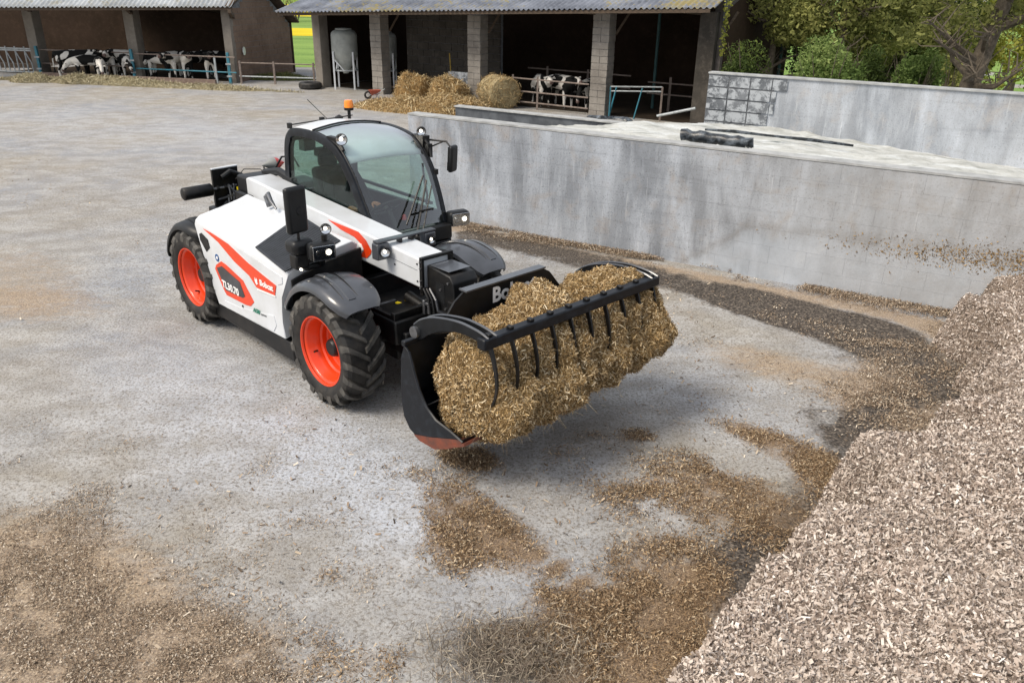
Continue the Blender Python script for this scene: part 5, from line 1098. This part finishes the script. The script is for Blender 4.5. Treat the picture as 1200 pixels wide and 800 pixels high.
q = wp(480, 132); mound('straw_heap', (q.x, q.y + .5), 2.0, .85, .42, -.3, K['strawm'], K['strawcore'], 'spread of loose golden straw in front of the broken bales', 'straw', 14000, seed=3, lump=.5)
q = wp(528, 134); mound('straw_heap', (q.x, q.y + .6), 1.1, .8, .55, -.4, K['strawm'], K['strawcore'], 'rounded golden straw hump just behind the left end of the long wall', 'straw', 9000, seed=4, lump=.4)
q = wp(584, 128); e = tag(empty('round_bale', (q.x, q.y + .4, 0), math.radians(-62)), 'pale round straw bale lying left of the cows in the middle barn', 'bale')
e.scale = (.86, .88, .84)
bm_ = M('bale_side', '#837657', '#b3a480', 9, .95, bump=1, bscale=18, bd=.04)
MB().lathe([(-.62, 0), (-.62, .50), (-.56, .60), (-.3, .63), (.3, .62), (.56, .60), (.62, .5), (.62, 0)], c=(0, 0, .58), ax=0, n=36).build('bale_body', bm_, e, smooth=True, ang=50)
n = 5000; th = RNG.uniform(0, 2 * np.pi, n); xx = RNG.uniform(-.63, .63, n); rr_ = .60 + .05 * RNG.random(n) - .10 * (np.abs(xx) > .55) * RNG.random(n); Pb = np.stack([xx, rr_ * np.sin(th), .58 + rr_ * np.cos(th) * (.94 + .04 * np.sin(xx * 7))], 1); Nb = np.stack([0 * th, np.sin(th), np.cos(th)], 1)
k = n // 4; Pb[:k, 0] = .63 * np.sign(RNG.normal(size=k)); ra = .6 * np.sqrt(RNG.random(k)); Pb[:k, 1] = ra * np.sin(th[:k]); Pb[:k, 2] = .58 + ra * np.cos(th[:k]); Nb[:k] = np.stack([np.sign(Pb[:k, 0]), 0 * ra, 0 * ra], 1)
v_, f_, r_ = chips(Pb, Nb, (.05, .22), (.04, .12), .6, .004, 1); o = big_mesh('loose_stalks', v_, f_, K['strawm'], {'rnd': r_ * .8}, parent=e); o['kind'] = 'stuff'
q = wp(20, 96); mound('hay_row', (q.x + 4.2, q.y - .3), 8.0, .42, .16, math.atan2(-1.5, 8), K['haym'], K['haycore'], 'long pale green row of hay spread along the front of the left barn', 'hay', 16000, seed=5, lump=.9)
for i, (x, y, r, h) in enumerate(((40, 96, .9, .30), (92, 97.5, .7, .32), (122, 98, .5, .22))): q = wp(x, y); mound('hay_heap', (q.x, q.y), r, .5, h, 0, K['haym'], K['haycore'], ['pale hay heap below the leftmost barn pillar', 'tallest pale hay heap in front of the spotted white heifer', 'small pale hay heap in front of the white-faced heifer'][i], 'hay', 4000, seed=6 + i)
q = wp(325, 94); mound('weed_patch', (q.x, q.y), 1.6, .35, .25, .1, chipmat('weeds', [(0, '#2c3518'), (.5, '#57602f'), (1, '#7d7c4c')]), M('weed_core', '#4a4a2c', None, rough=.9), 'low weeds growing along the foot of the brown gable wall', 'weeds', 4000, seed=9, kind='stuff')
# ---- cows
t = NT('cow_hide'); v = t.n('ShaderNodeTexCoord').outputs['Object']; oi = t.n('ShaderNodeObjectInfo'); ad = t.n('ShaderNodeVectorMath', operation='ADD'); t.l(v, ad.inputs[0]); sc = t.n('ShaderNodeVectorMath', operation='SCALE'); cx_ = t.n('ShaderNodeCombineXYZ'); 
for k in range(3): t.l(oi.outputs['Random'], cx_.inputs[k])
t.l(cx_.outputs[0], sc.inputs[0]); sc.inputs['Scale'].default_value = 37; t.l(sc.outputs[0], ad.inputs[1]); nz = t.noise(ad.outputs[0], 2.2, 2, .4, .4); t.base(t.ramp(nz, [(.50, '#121211'), (.52, '#d8d4cc')])); K['hide'] = t.fin(.8, spec=.25)
K['muzzle'] = M('muzzle', '#6b5650', '#4a3b38', 9, .6); K['hoof'] = M('hoof', '#2c2824', None, rough=.7)
def make_cow(head_down):
    r = empty('cow'); h = [(.62, 0, .86), (.80, 0, .88), (.98, 0, .84)] if not head_down else [(.64, 0, .72), (.82, 0, .55), (.94, 0, .36)]
    J = [((-.56, 0, .80), (.19, .20)), ((-.20, 0, .76), (.23, .24)), ((.18, 0, .74), (.21, .25)), ((.42, 0, .78), (.15, .20)), (h[0], (.10, .14)), (h[1], (.10, .12)), (h[2], (.065, .075)),
         ((-.70, 0, .88), .05), ((-.76, 0, .60), .025), ((-.76, 0, .35), .022)]
    E2 = [(0, 1), (1, 2), (2, 3), (3, 4), (4, 5), (5, 6), (0, 7), (7, 8), (8, 9)]
    for s in (-1, 1):
        b = len(J); J += [((-.52, s * .13, .62), (.11, .12)), ((-.44, s * .15, .46), (.07, .08)), ((-.57, s * .15, .30), .045), ((-.54, s * .15, .05), .038)]; E2 += [(0, b), (b, b + 1), (b + 1, b + 2), (b + 2, b + 3)]
        b = len(J); J += [((.36, s * .12, .54), (.09, .10)), ((.36, s * .13, .32), .05), ((.36, s * .13, .05), .036)]; E2 += [(3, b), (b, b + 1), (b + 1, b + 2)]
    skin_body('body', J, E2, K['hide'], r, 1)
    hv = Vector(h[1]); dv = (Vector(h[2]) - hv).normalized(); upv = Vector((0, 1, 0)).cross(dv) * -1
    if upv.z < 0: upv = -upv
    for s in (-1, 1):
        c = hv - dv * .06 + upv * .05; MB().tube([c + Vector((0, s * .07, 0)), c + Vector((-.02, s * .15, .01)), c + Vector((-.02, s * .21, -.02))], [.025, .04, .008], 8).build('ear', K['hide'], r, smooth=True)
        for x in (-.54, .36): MB().tube([(x, s * (.15 if x < 0 else .13), .06), (x + .015, s * (.15 if x < 0 else .13), 0)], [.042, .052], 8).build('hoof', K['hoof'], r)
    MB().tube([Vector(h[2]), Vector(h[2]) + dv * .06], [.068, .045], 10).build('muzzle', K['muzzle'], r, smooth=True); MB().tube([(-.76, 0, .38), (-.76, 0, .2)], [.02, .04], 6).build('tail_tuft', K['hide'], r)
    return r
protoA = make_cow(False); protoB = make_cow(True)
CW = [(84, 93, 10, 0, 'white heifer with large black patches standing side-on beside the blue post', 1), (97, 94, 200, 1, 'heifer turned away with its head low beside the white spotted one', .85), (126, 92, -75, 0, 'heifer facing the yard between the two left rail bays', 1), (112, 95, -60, 1, 'heifer bending down to the hay near the middle of the left bay', .8), (141, 93, -50, 1, 'heifer feeding just left of the middle blue post', .9),
      (183, 94, 160, 0, 'heifer standing right of the middle blue post, legs showing under the rail', .95), (203, 94, -100, 0, 'heifer in the tight group of three left of the bare floor gap', 1), (214, 94.5, -60, 0, 'heifer with head raised at the right of the tight group', 1), (243, 95, -70, 0, 'heifer with a white face looking out beside the gable post', 1.02), (258, 94, 190, 0, 'rightmost heifer in the left barn, in the shade by the gable', 1), (232, 92, 30, 1, 'heifer half hidden behind the white-faced one near the gable', .95),
      (150, 93, 180, 0, 'dark heifer standing in the shade behind the middle blue post', 1)]
cows2 = [(2.1, -75, 0, 'cow looking out beside the pale round bale in the middle barn', 1.05), (2.85, -60, 0, 'cow standing behind the grey stall railing in the middle barn', 1.1), (3.6, -110, 1, 'cow with lowered head deeper behind the stall railing', 1.0)]
allo = None; used = {0: False, 1: False}; allo = list(COL.objects)
def put_cow(x, y, rz, dn, lab, s):
    pr = protoB if dn else protoA
    if used[dn]: r = copy_tree(pr, None, allo)
    else: r = pr; used[dn] = True
    r.location = (x, y, 0); r.rotation_euler = (0, 0, math.radians(rz)); r.scale = (s, s, s); tag(r, lab, 'cow', 'black and white cattle in the barns')
for px, py, rz, dn, lab, s in CW: q = wp(px, py); put_cow(q.x, q.y + .55, rz, dn, lab, s * 1.1)
for k, (s_, rz, dn, lab, s) in enumerate(cows2): q = off(PL2[2], s_, .75 + .3 * (k == 2)); put_cow(q.x, q.y, rz, dn, lab, s)
# ---- debris scattered on the yard (real flakes)
def ground_pts(n, L, jitter=1, lo=.15, box=(-14, 8, 2.5, 26)):
    P = np.stack([RNG.uniform(box[0], box[1], n * 8), RNG.uniform(box[2], box[3], n * 8), np.zeros(n * 8)], 1); a = attr_of(P, L); nz = fbm(P, 1.6, 31, 5) * .42; a = np.clip(a + nz - lo, 0, 1) ** 1.3 * np.clip(.75 + .9 * fbm(P, 5.5, 35, 3), .08, 1)
    k = RNG.random(len(P)) < a; return P[k][:n]
def px_box(L):
    W_ = [wp(*q) for b in L for q in b[:3]]; xs = [q.x for q in W_]; ys = [q.y for q in W_]; return (min(xs) - .6, max(xs) + .6, min(ys) - .6, max(ys) + .6)
def flakes(name, P, size, asp, mat, label, cat, tilt=.5, lift=.006, h=.02):
    Nn = np.zeros_like(P); Nn[:, 2] = 1; P = P.copy(); P[:, 2] = .018 * fbm(P, .35, 3, 3) + .004 + RNG.random(len(P)) * h
    v_, f_, r_ = chips(P, Nn, size, asp, tilt, lift, 1); o = big_mesh(name, v_, f_, mat, {'rnd': r_}); return tag(o, label, cat, None, 'stuff')
P = ground_pts(190000, CHIP, lo=.22, box=px_box(CHIP)); P[:, 2] = 0
K['spill'] = chipmat('trodden_silage', [(0, '#2f251b'), (.22, '#5f4c39'), (.5, '#8c7357'), (.78, '#b29978'), (1, '#e0cfb2')])
flakes('spilled_silage', P, (.006, .028), (.12, .4), K['spill'], 'brown spilled silage in patches on the concrete in front of the bucket', 'silage', .8, .002, .035)
K['tanchip'] = chipmat('wood_chip_scatter', [(0, '#3f352b'), (.3, '#776554'), (.6, '#a08c76'), (.85, '#c2b39d'), (1, '#dcd2c2')])
P = ground_pts(150000, TAN[:2], lo=.12, box=(-4.5, 1.2, 2.6, 6.5)); 
flakes('scattered_chips', P, (.004, .018), (.25, .6), K['tanchip'], 'fine brown chips scattered over the near left corner of the yard', 'chips', .5, .002, .012)
P = ground_pts(80000, [TAN[4], TAN[5], TAN[13], DARK[0]], lo=.15, box=(1.5, 7.6, 4.8, 10.5)); 
flakes('corner_chips', P, (.006, .026), (.2, .6), K['tanchip'], 'pinkish chip litter in the corner between the long wall and the big pile', 'chips', .5, .002, .02)
# ridge of debris along the wall foot
n = 60000; tt = RNG.uniform(-.8, 7.6, n); nn = -.05 - np.abs(RNG.normal(size=n)) * (.14 + .05 * np.sin(tt * 2.2)) ; keep = fbm(np.stack([tt, nn * 3, tt * 0], 1), .9, 4, 4) > -.35; tt, nn = tt[keep], nn[keep]; P = np.stack([WA.x + WD.x * tt + WN.x * nn, WA.y + WD.y * tt + WN.y * nn, 0 * tt], 1)
flakes('wall_foot_litter', P, (.008, .032), (.15, .5), K['tanchip'], 'ridge of dry litter lying along the foot of the long grey wall', 'litter', .8, .004, .06)
P = np.stack([RNG.uniform(-11, 7, 60000), 3 + 22 * RNG.random(60000) ** 1.6, np.zeros(60000)], 1); P = P[(np.abs(P[:, 0]) < P[:, 1] * .8 + 1) & (((P[:, :2] - np.array(WA)[:2]) @ np.array([WN.x, WN.y])) < -.05)]; P = P[fbm(P, .5, 77, 4) > -.1]
flakes('loose_bits', P, (.008, .05), (.08, .4), K['tanchip'], 'sparse straw bits and chips lying all over the yard', 'straw bits', .3, .001, .004)
# tuft of straw stalks at the bottom edge
c = wp(600, 770); n = 9000; P = np.stack([c.x + RNG.normal(size=n) * .26, c.y + RNG.normal(size=n) * .16, RNG.random(n) * .05], 1); Nn = np.tile([0, 0, 1.0], (n, 1)); v_, f_, r_ = chips(P, Nn, (.03, .13), (.02, .045), 1.1, .004, 1)
o = big_mesh('stalk_tuft', v_, f_, chipmat('dry_stalks', [(0, '#4a4238'), (.5, '#82766a'), (1, '#c8bda8')]), {'rnd': r_}); tag(o, 'tuft of grey dry stalks on the concrete at the near edge of the yard', 'stalks', None, 'stuff')
# ---- big chip pile at the right
EDGE = [(1260, 268, .50), (1230, 285, .58), (1199, 302, .62), (1180, 335, .70), (1150, 378, .82), (1152, 425, .92), (1105, 462, .98), (1060, 492, 1.02), (1018, 528, 1.06), (985, 556, 1.08), (962, 590, 1.10), (935, 618, 1.12), (900, 642, 1.14), (876, 674, 1.16), (832, 728, 1.18), (790, 799, 1.2), (762, 850, 1.2), (738, 900, 1.2)]
E3 = [wp(*q) for q in EDGE]; seg = [(b - a).length for a, b in zip(E3, E3[1:])]; T = sum(seg); NE = 260; EP = []
for k in range(NE + 1):
    s_ = T * k / NE; i = 0
    while i < len(seg) - 1 and s_ > seg[i]: s_ -= seg[i]; i += 1
    EP.append(E3[i].lerp(E3[i + 1], min(1, s_ / seg[i])))
V = []; cols = [-.55, -.45, -.34, -.24, -.15, -.08, -.03, .02] + list(np.linspace(.08, 1.5, 36)) + list(np.linspace(1.56, 7, 60)); EZ = np.array([tuple(q) for q in EP]); wob = fbm(EZ, 1.5, 12, 4) * .26 + fbm(EZ, 3.0, 17, 4) * .24 + .05 * vnoise(EZ, 14, 5); wob = (wob - wob.mean() + .05) * np.clip(np.arange(NE + 1) / NE * 6 - .6, .15, 1) * np.clip((1 - np.arange(NE + 1) / NE) * 4, .35, 1) + .06 * np.clip(np.arange(NE + 1) / NE * 3 - 2, 0, 1)
for k, q in enumerate(EP):
    for s_ in cols:
        if s_ < 0: u = 1 + s_ / .55; z = q.z * max(0, u) ** .8 - .03; pp = q + WD * (s_ * .38 + wob[k])
        else: z = q.z + .30 * (1 - math.exp(-s_ * .5)) - .02 * math.exp(-s_ * 8); pp = q + WD * (s_ + wob[k])
        V.append((pp.x, pp.y, z))
V = np.array(V); isup = V[:, 2] > .3; V[:, 2] += np.where(isup, fbm(V * [1, 1, .2], .9, 41, 4) * .10 + fbm(V * [1, 1, .3], 3.5, 44, 4) * .05 + fbm(V * [1, 1, .3], 14, 48, 3) * .014 - np.abs(fbm(V * [1, 1, .2], 1.6, 61, 3)) * .08, 0)
def dent(px, py, z, r, dep):
    c = wp(px, py, z); d = np.hypot(V[:, 0] - c.x, V[:, 1] - c.y); V[:, 2] -= dep * np.exp(-(d / r) ** 2)
dent(1085, 605, 1.2, .16, .07); dent(1140, 625, 1.2, .14, .06); dent(1120, 770, 1.3, .12, .05); dent(990, 720, 1.25, .10, .04); dent(1150, 395, .9, .18, .10); dent(1070, 500, 1.0, .12, .10); dent(1040, 585, 1.15, .10, .06); dent(1170, 560, 1.2, .12, .06); dent(930, 700, 1.2, .09, .05); dent(1020, 690, 1.25, .10, .05)
# keep it in front of the wall
nn = (V[:, :2] - np.array(WA)[:2]) @ np.array([WN.x, WN.y]); ov = np.maximum(nn + .04, 0); V[:, 0] -= WN.x * ov; V[:, 1] -= WN.y * ov
nc = len(cols); I = np.arange((NE + 1) * nc).reshape(NE + 1, nc); F = np.stack([I[:-1, :-1], I[1:, :-1], I[1:, 1:], I[:-1, 1:]], -1).reshape(-1, 4)
K['pilecore'] = M('chip_pile_core', '#5b4f45', '#8c7d6f', 25, .95, bump=.8, bscale=50, obj=False)
pile = big_mesh('chip_pile', V, F, K['pilecore'], smooth=True); tag(pile, 'big pale pile of chopped chips with a ragged cut edge in the near right corner', 'chip pile')
K['pilechip'] = chipmat('pale_chips', [(0, '#342a23'), (.14, '#736459'), (.38, '#a8988c'), (.64, '#c6b9ad'), (.9, '#dbd0c5'), (1, '#f2eae2')])
def wf(c, N_):
    d = np.sqrt(c[:, 0] ** 2 + c[:, 1] ** 2 + (3.785 - c[:, 2]) ** 2); vis = (np.abs(c[:, 0]) < c[:, 1] * .75 + .4); return vis / d ** 1.6
P, Nn = surf_sample(V, F, 560000, wf); Nn *= np.sign(Nn[:, 2:3] + 1e-9); v_, f_, r_ = chips(P, Nn, (.006, .040), (.16, .5), .95, .001, 1)
o = big_mesh('pile_chips', v_, f_, K['pilechip'], {'rnd': r_}, parent=pile); o['kind'] = 'stuff'
# dark debris flecks thrown on the wall near the pile
n = 2600; tt = 8.3 - np.abs(RNG.normal(size=n)) * 1.1; zz = .72 + (tt - 6) * .04 + RNG.normal(size=n) * .09; k = (tt > 4.5) & (zz > .1); tt, zz = tt[k], zz[k]; P = np.stack([WA.x + WD.x * tt - WN.x * .035, WA.y + WD.y * tt - WN.y * .035, zz], 1); Nn = np.tile([-WN.x, -WN.y, 0], (len(P), 1)); v_, f_, r_ = chips(P, Nn, (.006, .03), (.2, .6), .3, .001)
o = big_mesh('wall_splatter', v_, f_, K['silage'], {'rnd': r_ * .6}); tag(o, 'brown silage flecks stuck to the long wall beside the big pile', 'debris', None, 'stuff')
# ---- trees and bushes
def leafmat(name, stops):
    t = NT(name); t.base(t.ramp(t.attr('rnd'), stops)); m = t.fin(.7, spec=.2); tr = t.n('ShaderNodeBsdfTranslucent'); t.l(t.b.inputs['Base Color'].links[0].from_socket, tr.inputs[0]); mx = t.n('ShaderNodeMixShader'); mx.inputs[0].default_value = .4; t.l(t.b.outputs[0], mx.inputs[1]); t.l(tr.outputs[0], mx.inputs[2]); t.l(mx.outputs[0], t.out.inputs[0]); return m
LM = {'olive': leafmat('olive_leaves', [(0, '#434b27'), (.4, '#80854c'), (.8, '#a9a966'), (1, '#c9c682')]), 'green': leafmat('green_leaves', [(0, '#364a24'), (.5, '#6f8547'), (1, '#a5b370')]), 'dark': leafmat('dark_leaves', [(0, '#222e16'), (.6, '#4a5a2c'), (1, '#73823f')]), 'yellow': leafmat('yellow_leaves', [(0, '#68702c'), (.5, '#a0a24a'), (1, '#c9c468')])}
BARK = M('bark', '#4a4238', '#6a6154', 14, .95, bump=.8, bscale=30)
def foliage(name, clumps, n, size, mat, parent, seed=0):
    P = []; 
    wts = np.array([c[3] * c[4] * c[5] for c in clumps]) ** .67; cnt = (n * wts / wts.sum()).astype(int)
    for (x, y, z, a, b, c), k in zip(clumps, cnt):
        d = RNG.normal(size=(k, 3)); d /= np.linalg.norm(d, axis=1)[:, None]; r = RNG.random(k) ** .45; q = d * r[:, None] * [a, b, c] + [x, y, z]; P.append(q)
    P = np.concatenate(P); k = fbm(P, 2.2, seed + 50, 3) > -.22; P = P[k]; Nn = RNG.normal(size=P.shape) + [0, -.3, .5]; Nn /= np.linalg.norm(Nn, axis=1)[:, None]
    v_, f_, r_ = chips(P, Nn, size, (.35, .6), .3, 0); cl_ = np.repeat(np.clip(.5 + .45 * fbm(P, 1.5, seed, 3), 0, 1), 4); return big_mesh(name, v_, f_, mat, {'rnd': np.clip(r_ * .5 + cl_ * .5, 0, 1)}, parent=parent)
def tree(x, y, h, label, clumps, mat, nleaf, seed, lean=(0, 0), cat='tree', tr=.2, size=(.07, .16), name='tree', group=None, nb=9):
    e = tag(empty(name, (x, y, 0)), label, cat, group); rs = random.Random(seed); top = Vector((lean[0], lean[1], h)); pts = [Vector((0, 0, -.1)), Vector((lean[0] * .2, lean[1] * .2, h * .3)), Vector((lean[0] * .6, lean[1] * .6, h * .65)), top]
    MB().tube(pts, [tr, tr * .8, tr * .55, tr * .2], 10).build('trunk', BARK, e, smooth=True)
    m = MB()
    for k in range(nb):
        u = rs.uniform(.25, .9); a = rs.uniform(0, 6.28); p0 = pts[0].lerp(pts[1], u * 3) if u < .33 else (pts[1].lerp(pts[2], (u - .33) * 3) if u < .66 else pts[2].lerp(pts[3], (u - .66) * 3)); L = min(h * rs.uniform(.25, .45), 1.7); d = Vector((math.cos(a), math.sin(a), rs.uniform(.1, .7))).normalized()
        p1 = p0 + d * L * .5 + Vector((0, 0, rs.uniform(-.1, .1))); p2 = p0 + d * L + Vector((rs.uniform(-.3, .3), rs.uniform(-.3, .3), rs.uniform(-.2, .3))); m.tube([p0, p1, p2], [tr * .35, tr * .2, tr * .05], 6)
        for j in range(9): q = p0.lerp(p2, rs.uniform(.3, .98)); q2 = q + Vector((rs.uniform(-.5, .5), rs.uniform(-.4, .4), rs.uniform(-.1, .5))); m.tube([q, q2, q2 + Vector((rs.uniform(-.3, .3), rs.uniform(-.3, .3), rs.uniform(-.2, .3)))], [tr * .08, tr * .04, .004], 4)
    o = m.build('branches', BARK, e, smooth=True); o['kind'] = 'stuff'; foliage('crown', clumps, nleaf, size, mat, e, seed); return e
def P_at(px, Yd): q = wp(px, 60, 0); r = q.x / q.y; return r * Yd
tree(P_at(1136, 19.6), 19.6, 6.0, 'tree with a thick forked grey trunk rising behind the right end of the back wall', [(0, 0, 5.0, 2.2, 2, 1.4), (-1.2, .5, 3.9, 1.2, 1.2, .6), (1.0, .2, 3.3, .9, .9, .35), (.2, .3, 3.2, 1.0, .8, .4), (-.9, .4, 2.9, .7, .7, .3), (1.8, .5, 3.9, 1.2, 1, .5)], LM['olive'], 11000, 3, lean=(1.0, 0), tr=.27, nb=14)
def P_at(px, Yd): q = wp(px, 60, 0); r = q.x / q.y; return r * Yd
for i, (px, Yd, mt, lab, cls, n) in enumerate((
    (905, 26, 'olive', 'tall olive tree overhanging the grey rendered building wall', [(0, 0, 3.6, 1.7, 1.2, .9), (.6, 0, 2.6, 1.0, 1, .5), (-1.0, .2, 4.2, 1.2, 1, .6), (1.2, .3, 4.4, 1.5, 1, 1.2)], 15000),
    (985, 25, 'olive', 'broad olive-green tree behind the bright round bush', [(0, 0, 3.6, 1.9, 1.3, 1.2), (-1.2, .3, 2.9, 1, 1, .7), (1.2, 0, 2.7, 1.1, 1, .8), (0, .3, 4.8, 2, 1.5, 1)], 20000),
    (1060, 26, 'olive', 'dense olive tree with dark gaps, centre of the row behind the back wall', [(0, 0, 3.4, 1.9, 1.3, 1.3), (-1, .4, 2.2, 1.1, 1, .8), (1.3, .2, 2.5, 1.1, 1, .9), (0, .3, 4.8, 2, 1.5, 1)], 22000),
    (1100, 28, 'dark', 'dark shaded tree between the centre tree and the forked trunk', [(0, 0, 2.6, 1.5, 1.0, 1.6), (1.0, .2, 2.0, 1.0, 1, 1.0), (-1.2, .2, 1.6, 1.0, 1, 1.0)], 18000),
    (1010, 29, 'dark', 'dark tree filling the background left of the forked trunk', [(0, 0, 2.4, 2.2, 1.0, 1.8), (2.0, .2, 2.0, 1.2, 1, 1.2), (-2.2, .2, 2.2, 1.4, 1, 1.3)], 20000),
    (1230, 27, 'yellow', 'yellow-green bush-like tree low at the right edge behind the wall', [(0, 0, 2.4, 2.2, 1.0, 1.5), (-1.6, .2, 1.9, 1.2, 1, 1.1), (-.5, 0, 3.6, 1.6, 1, .8)], 12000),
    (1195, 30, 'yellow', 'yellow-green sunlit tree beyond the forked trunk at the right edge', [(0, 0, 3.8, 2.4, 1.5, 1.0), (-1.4, 0, 3.0, 1.0, 1, .6), (1.5, 0, 4.2, 1.8, 1.5, 1.2)], 14000))):
    tree(P_at(px, Yd), Yd, 4.5, lab, cls, LM[mt], n, 20 + i, tr=.14, nb=8)
def bush(px, Yd, w_, h, mat, label, seed, n=9000, spiky=False, z0=0):
    e = tag(empty('bush', (P_at(px, Yd), Yd, 0)), label, 'bush'); rs = random.Random(seed); m = MB()
    for k in range(14): a = rs.uniform(0, 6.28); m.tube([(0, 0, 0), (math.cos(a) * w_ * .3, math.sin(a) * w_ * .3, h * .5), (math.cos(a) * w_ * .7, math.sin(a) * w_ * .6, h * rs.uniform(.6, .98))], [.03, .02, .004], 5)
    o = m.build('stems', BARK, e); o['kind'] = 'stuff'; cls = [(0, 0, h * .5, w_ * .75, w_ * .6, h * .48)] + [(math.cos(a) * w_ * .45, math.sin(a) * w_ * .4, h * rs.uniform(.45, .75), w_ * .45, w_ * .4, h * .28) for a in [rs.uniform(0, 6.28) for _ in range(5)]]
    foliage('leaves', cls, n, (.04, .11), mat, e, seed)
bush(972, 20.5, 1.15, 2.75, LM['green'], 'bright green rounded bush just behind the back wall', 5, 14000); bush(1078, 21, .85, 2.6, LM['green'], 'muted green bush behind the back wall, left of the forked trunk', 6, 9000); bush(880, 22, .9, 2.7, LM['dark'], 'dark green bush at the foot of the grey rendered building', 7, 9000)
bush(1030, 22, .8, 2.5, LM['dark'], 'very dark bush in the gap between the two brighter bushes', 8, 9000); bush(1125, 23, .5, 2.4, LM['olive'], 'small pale flowering shrub beside the forked trunk', 9, 3500)
# creeper on the corner of the building
n = 130; q = Vector((5.75, 23.9, 0)); P = np.stack([q.x + RNG.normal(size=n) * .05, q.y - .05 + RNG.normal(size=n) * .03, 2.0 + RNG.random(n) * 1.5], 1); Nn = np.tile([-.3, -1, .2], (n, 1)) * 1.0; v_, f_, r_ = chips(P, Nn, (.04, .09), (.6, .9), .4, .02); o = big_mesh('creeper', v_, f_, LM['yellow'], {'rnd': r_}); tag(o, 'yellowing creeper climbing the corner between the barn and the rendered building', 'creeper', None, 'stuff')
# yellow bushes seen through the gap between the barns
for i, (px, Yd) in enumerate(((318, 80), (352, 84), (335, 92))):
    bush(px, Yd, 3.2, 4.4, LM['yellow'], ['yellow flowering bush on the meadow, left in the gap between the barns', 'yellow flowering bush on the meadow, right in the gap between the barns', 'farthest yellow bush behind the gap between the barns'][i], 30 + i, 5000)
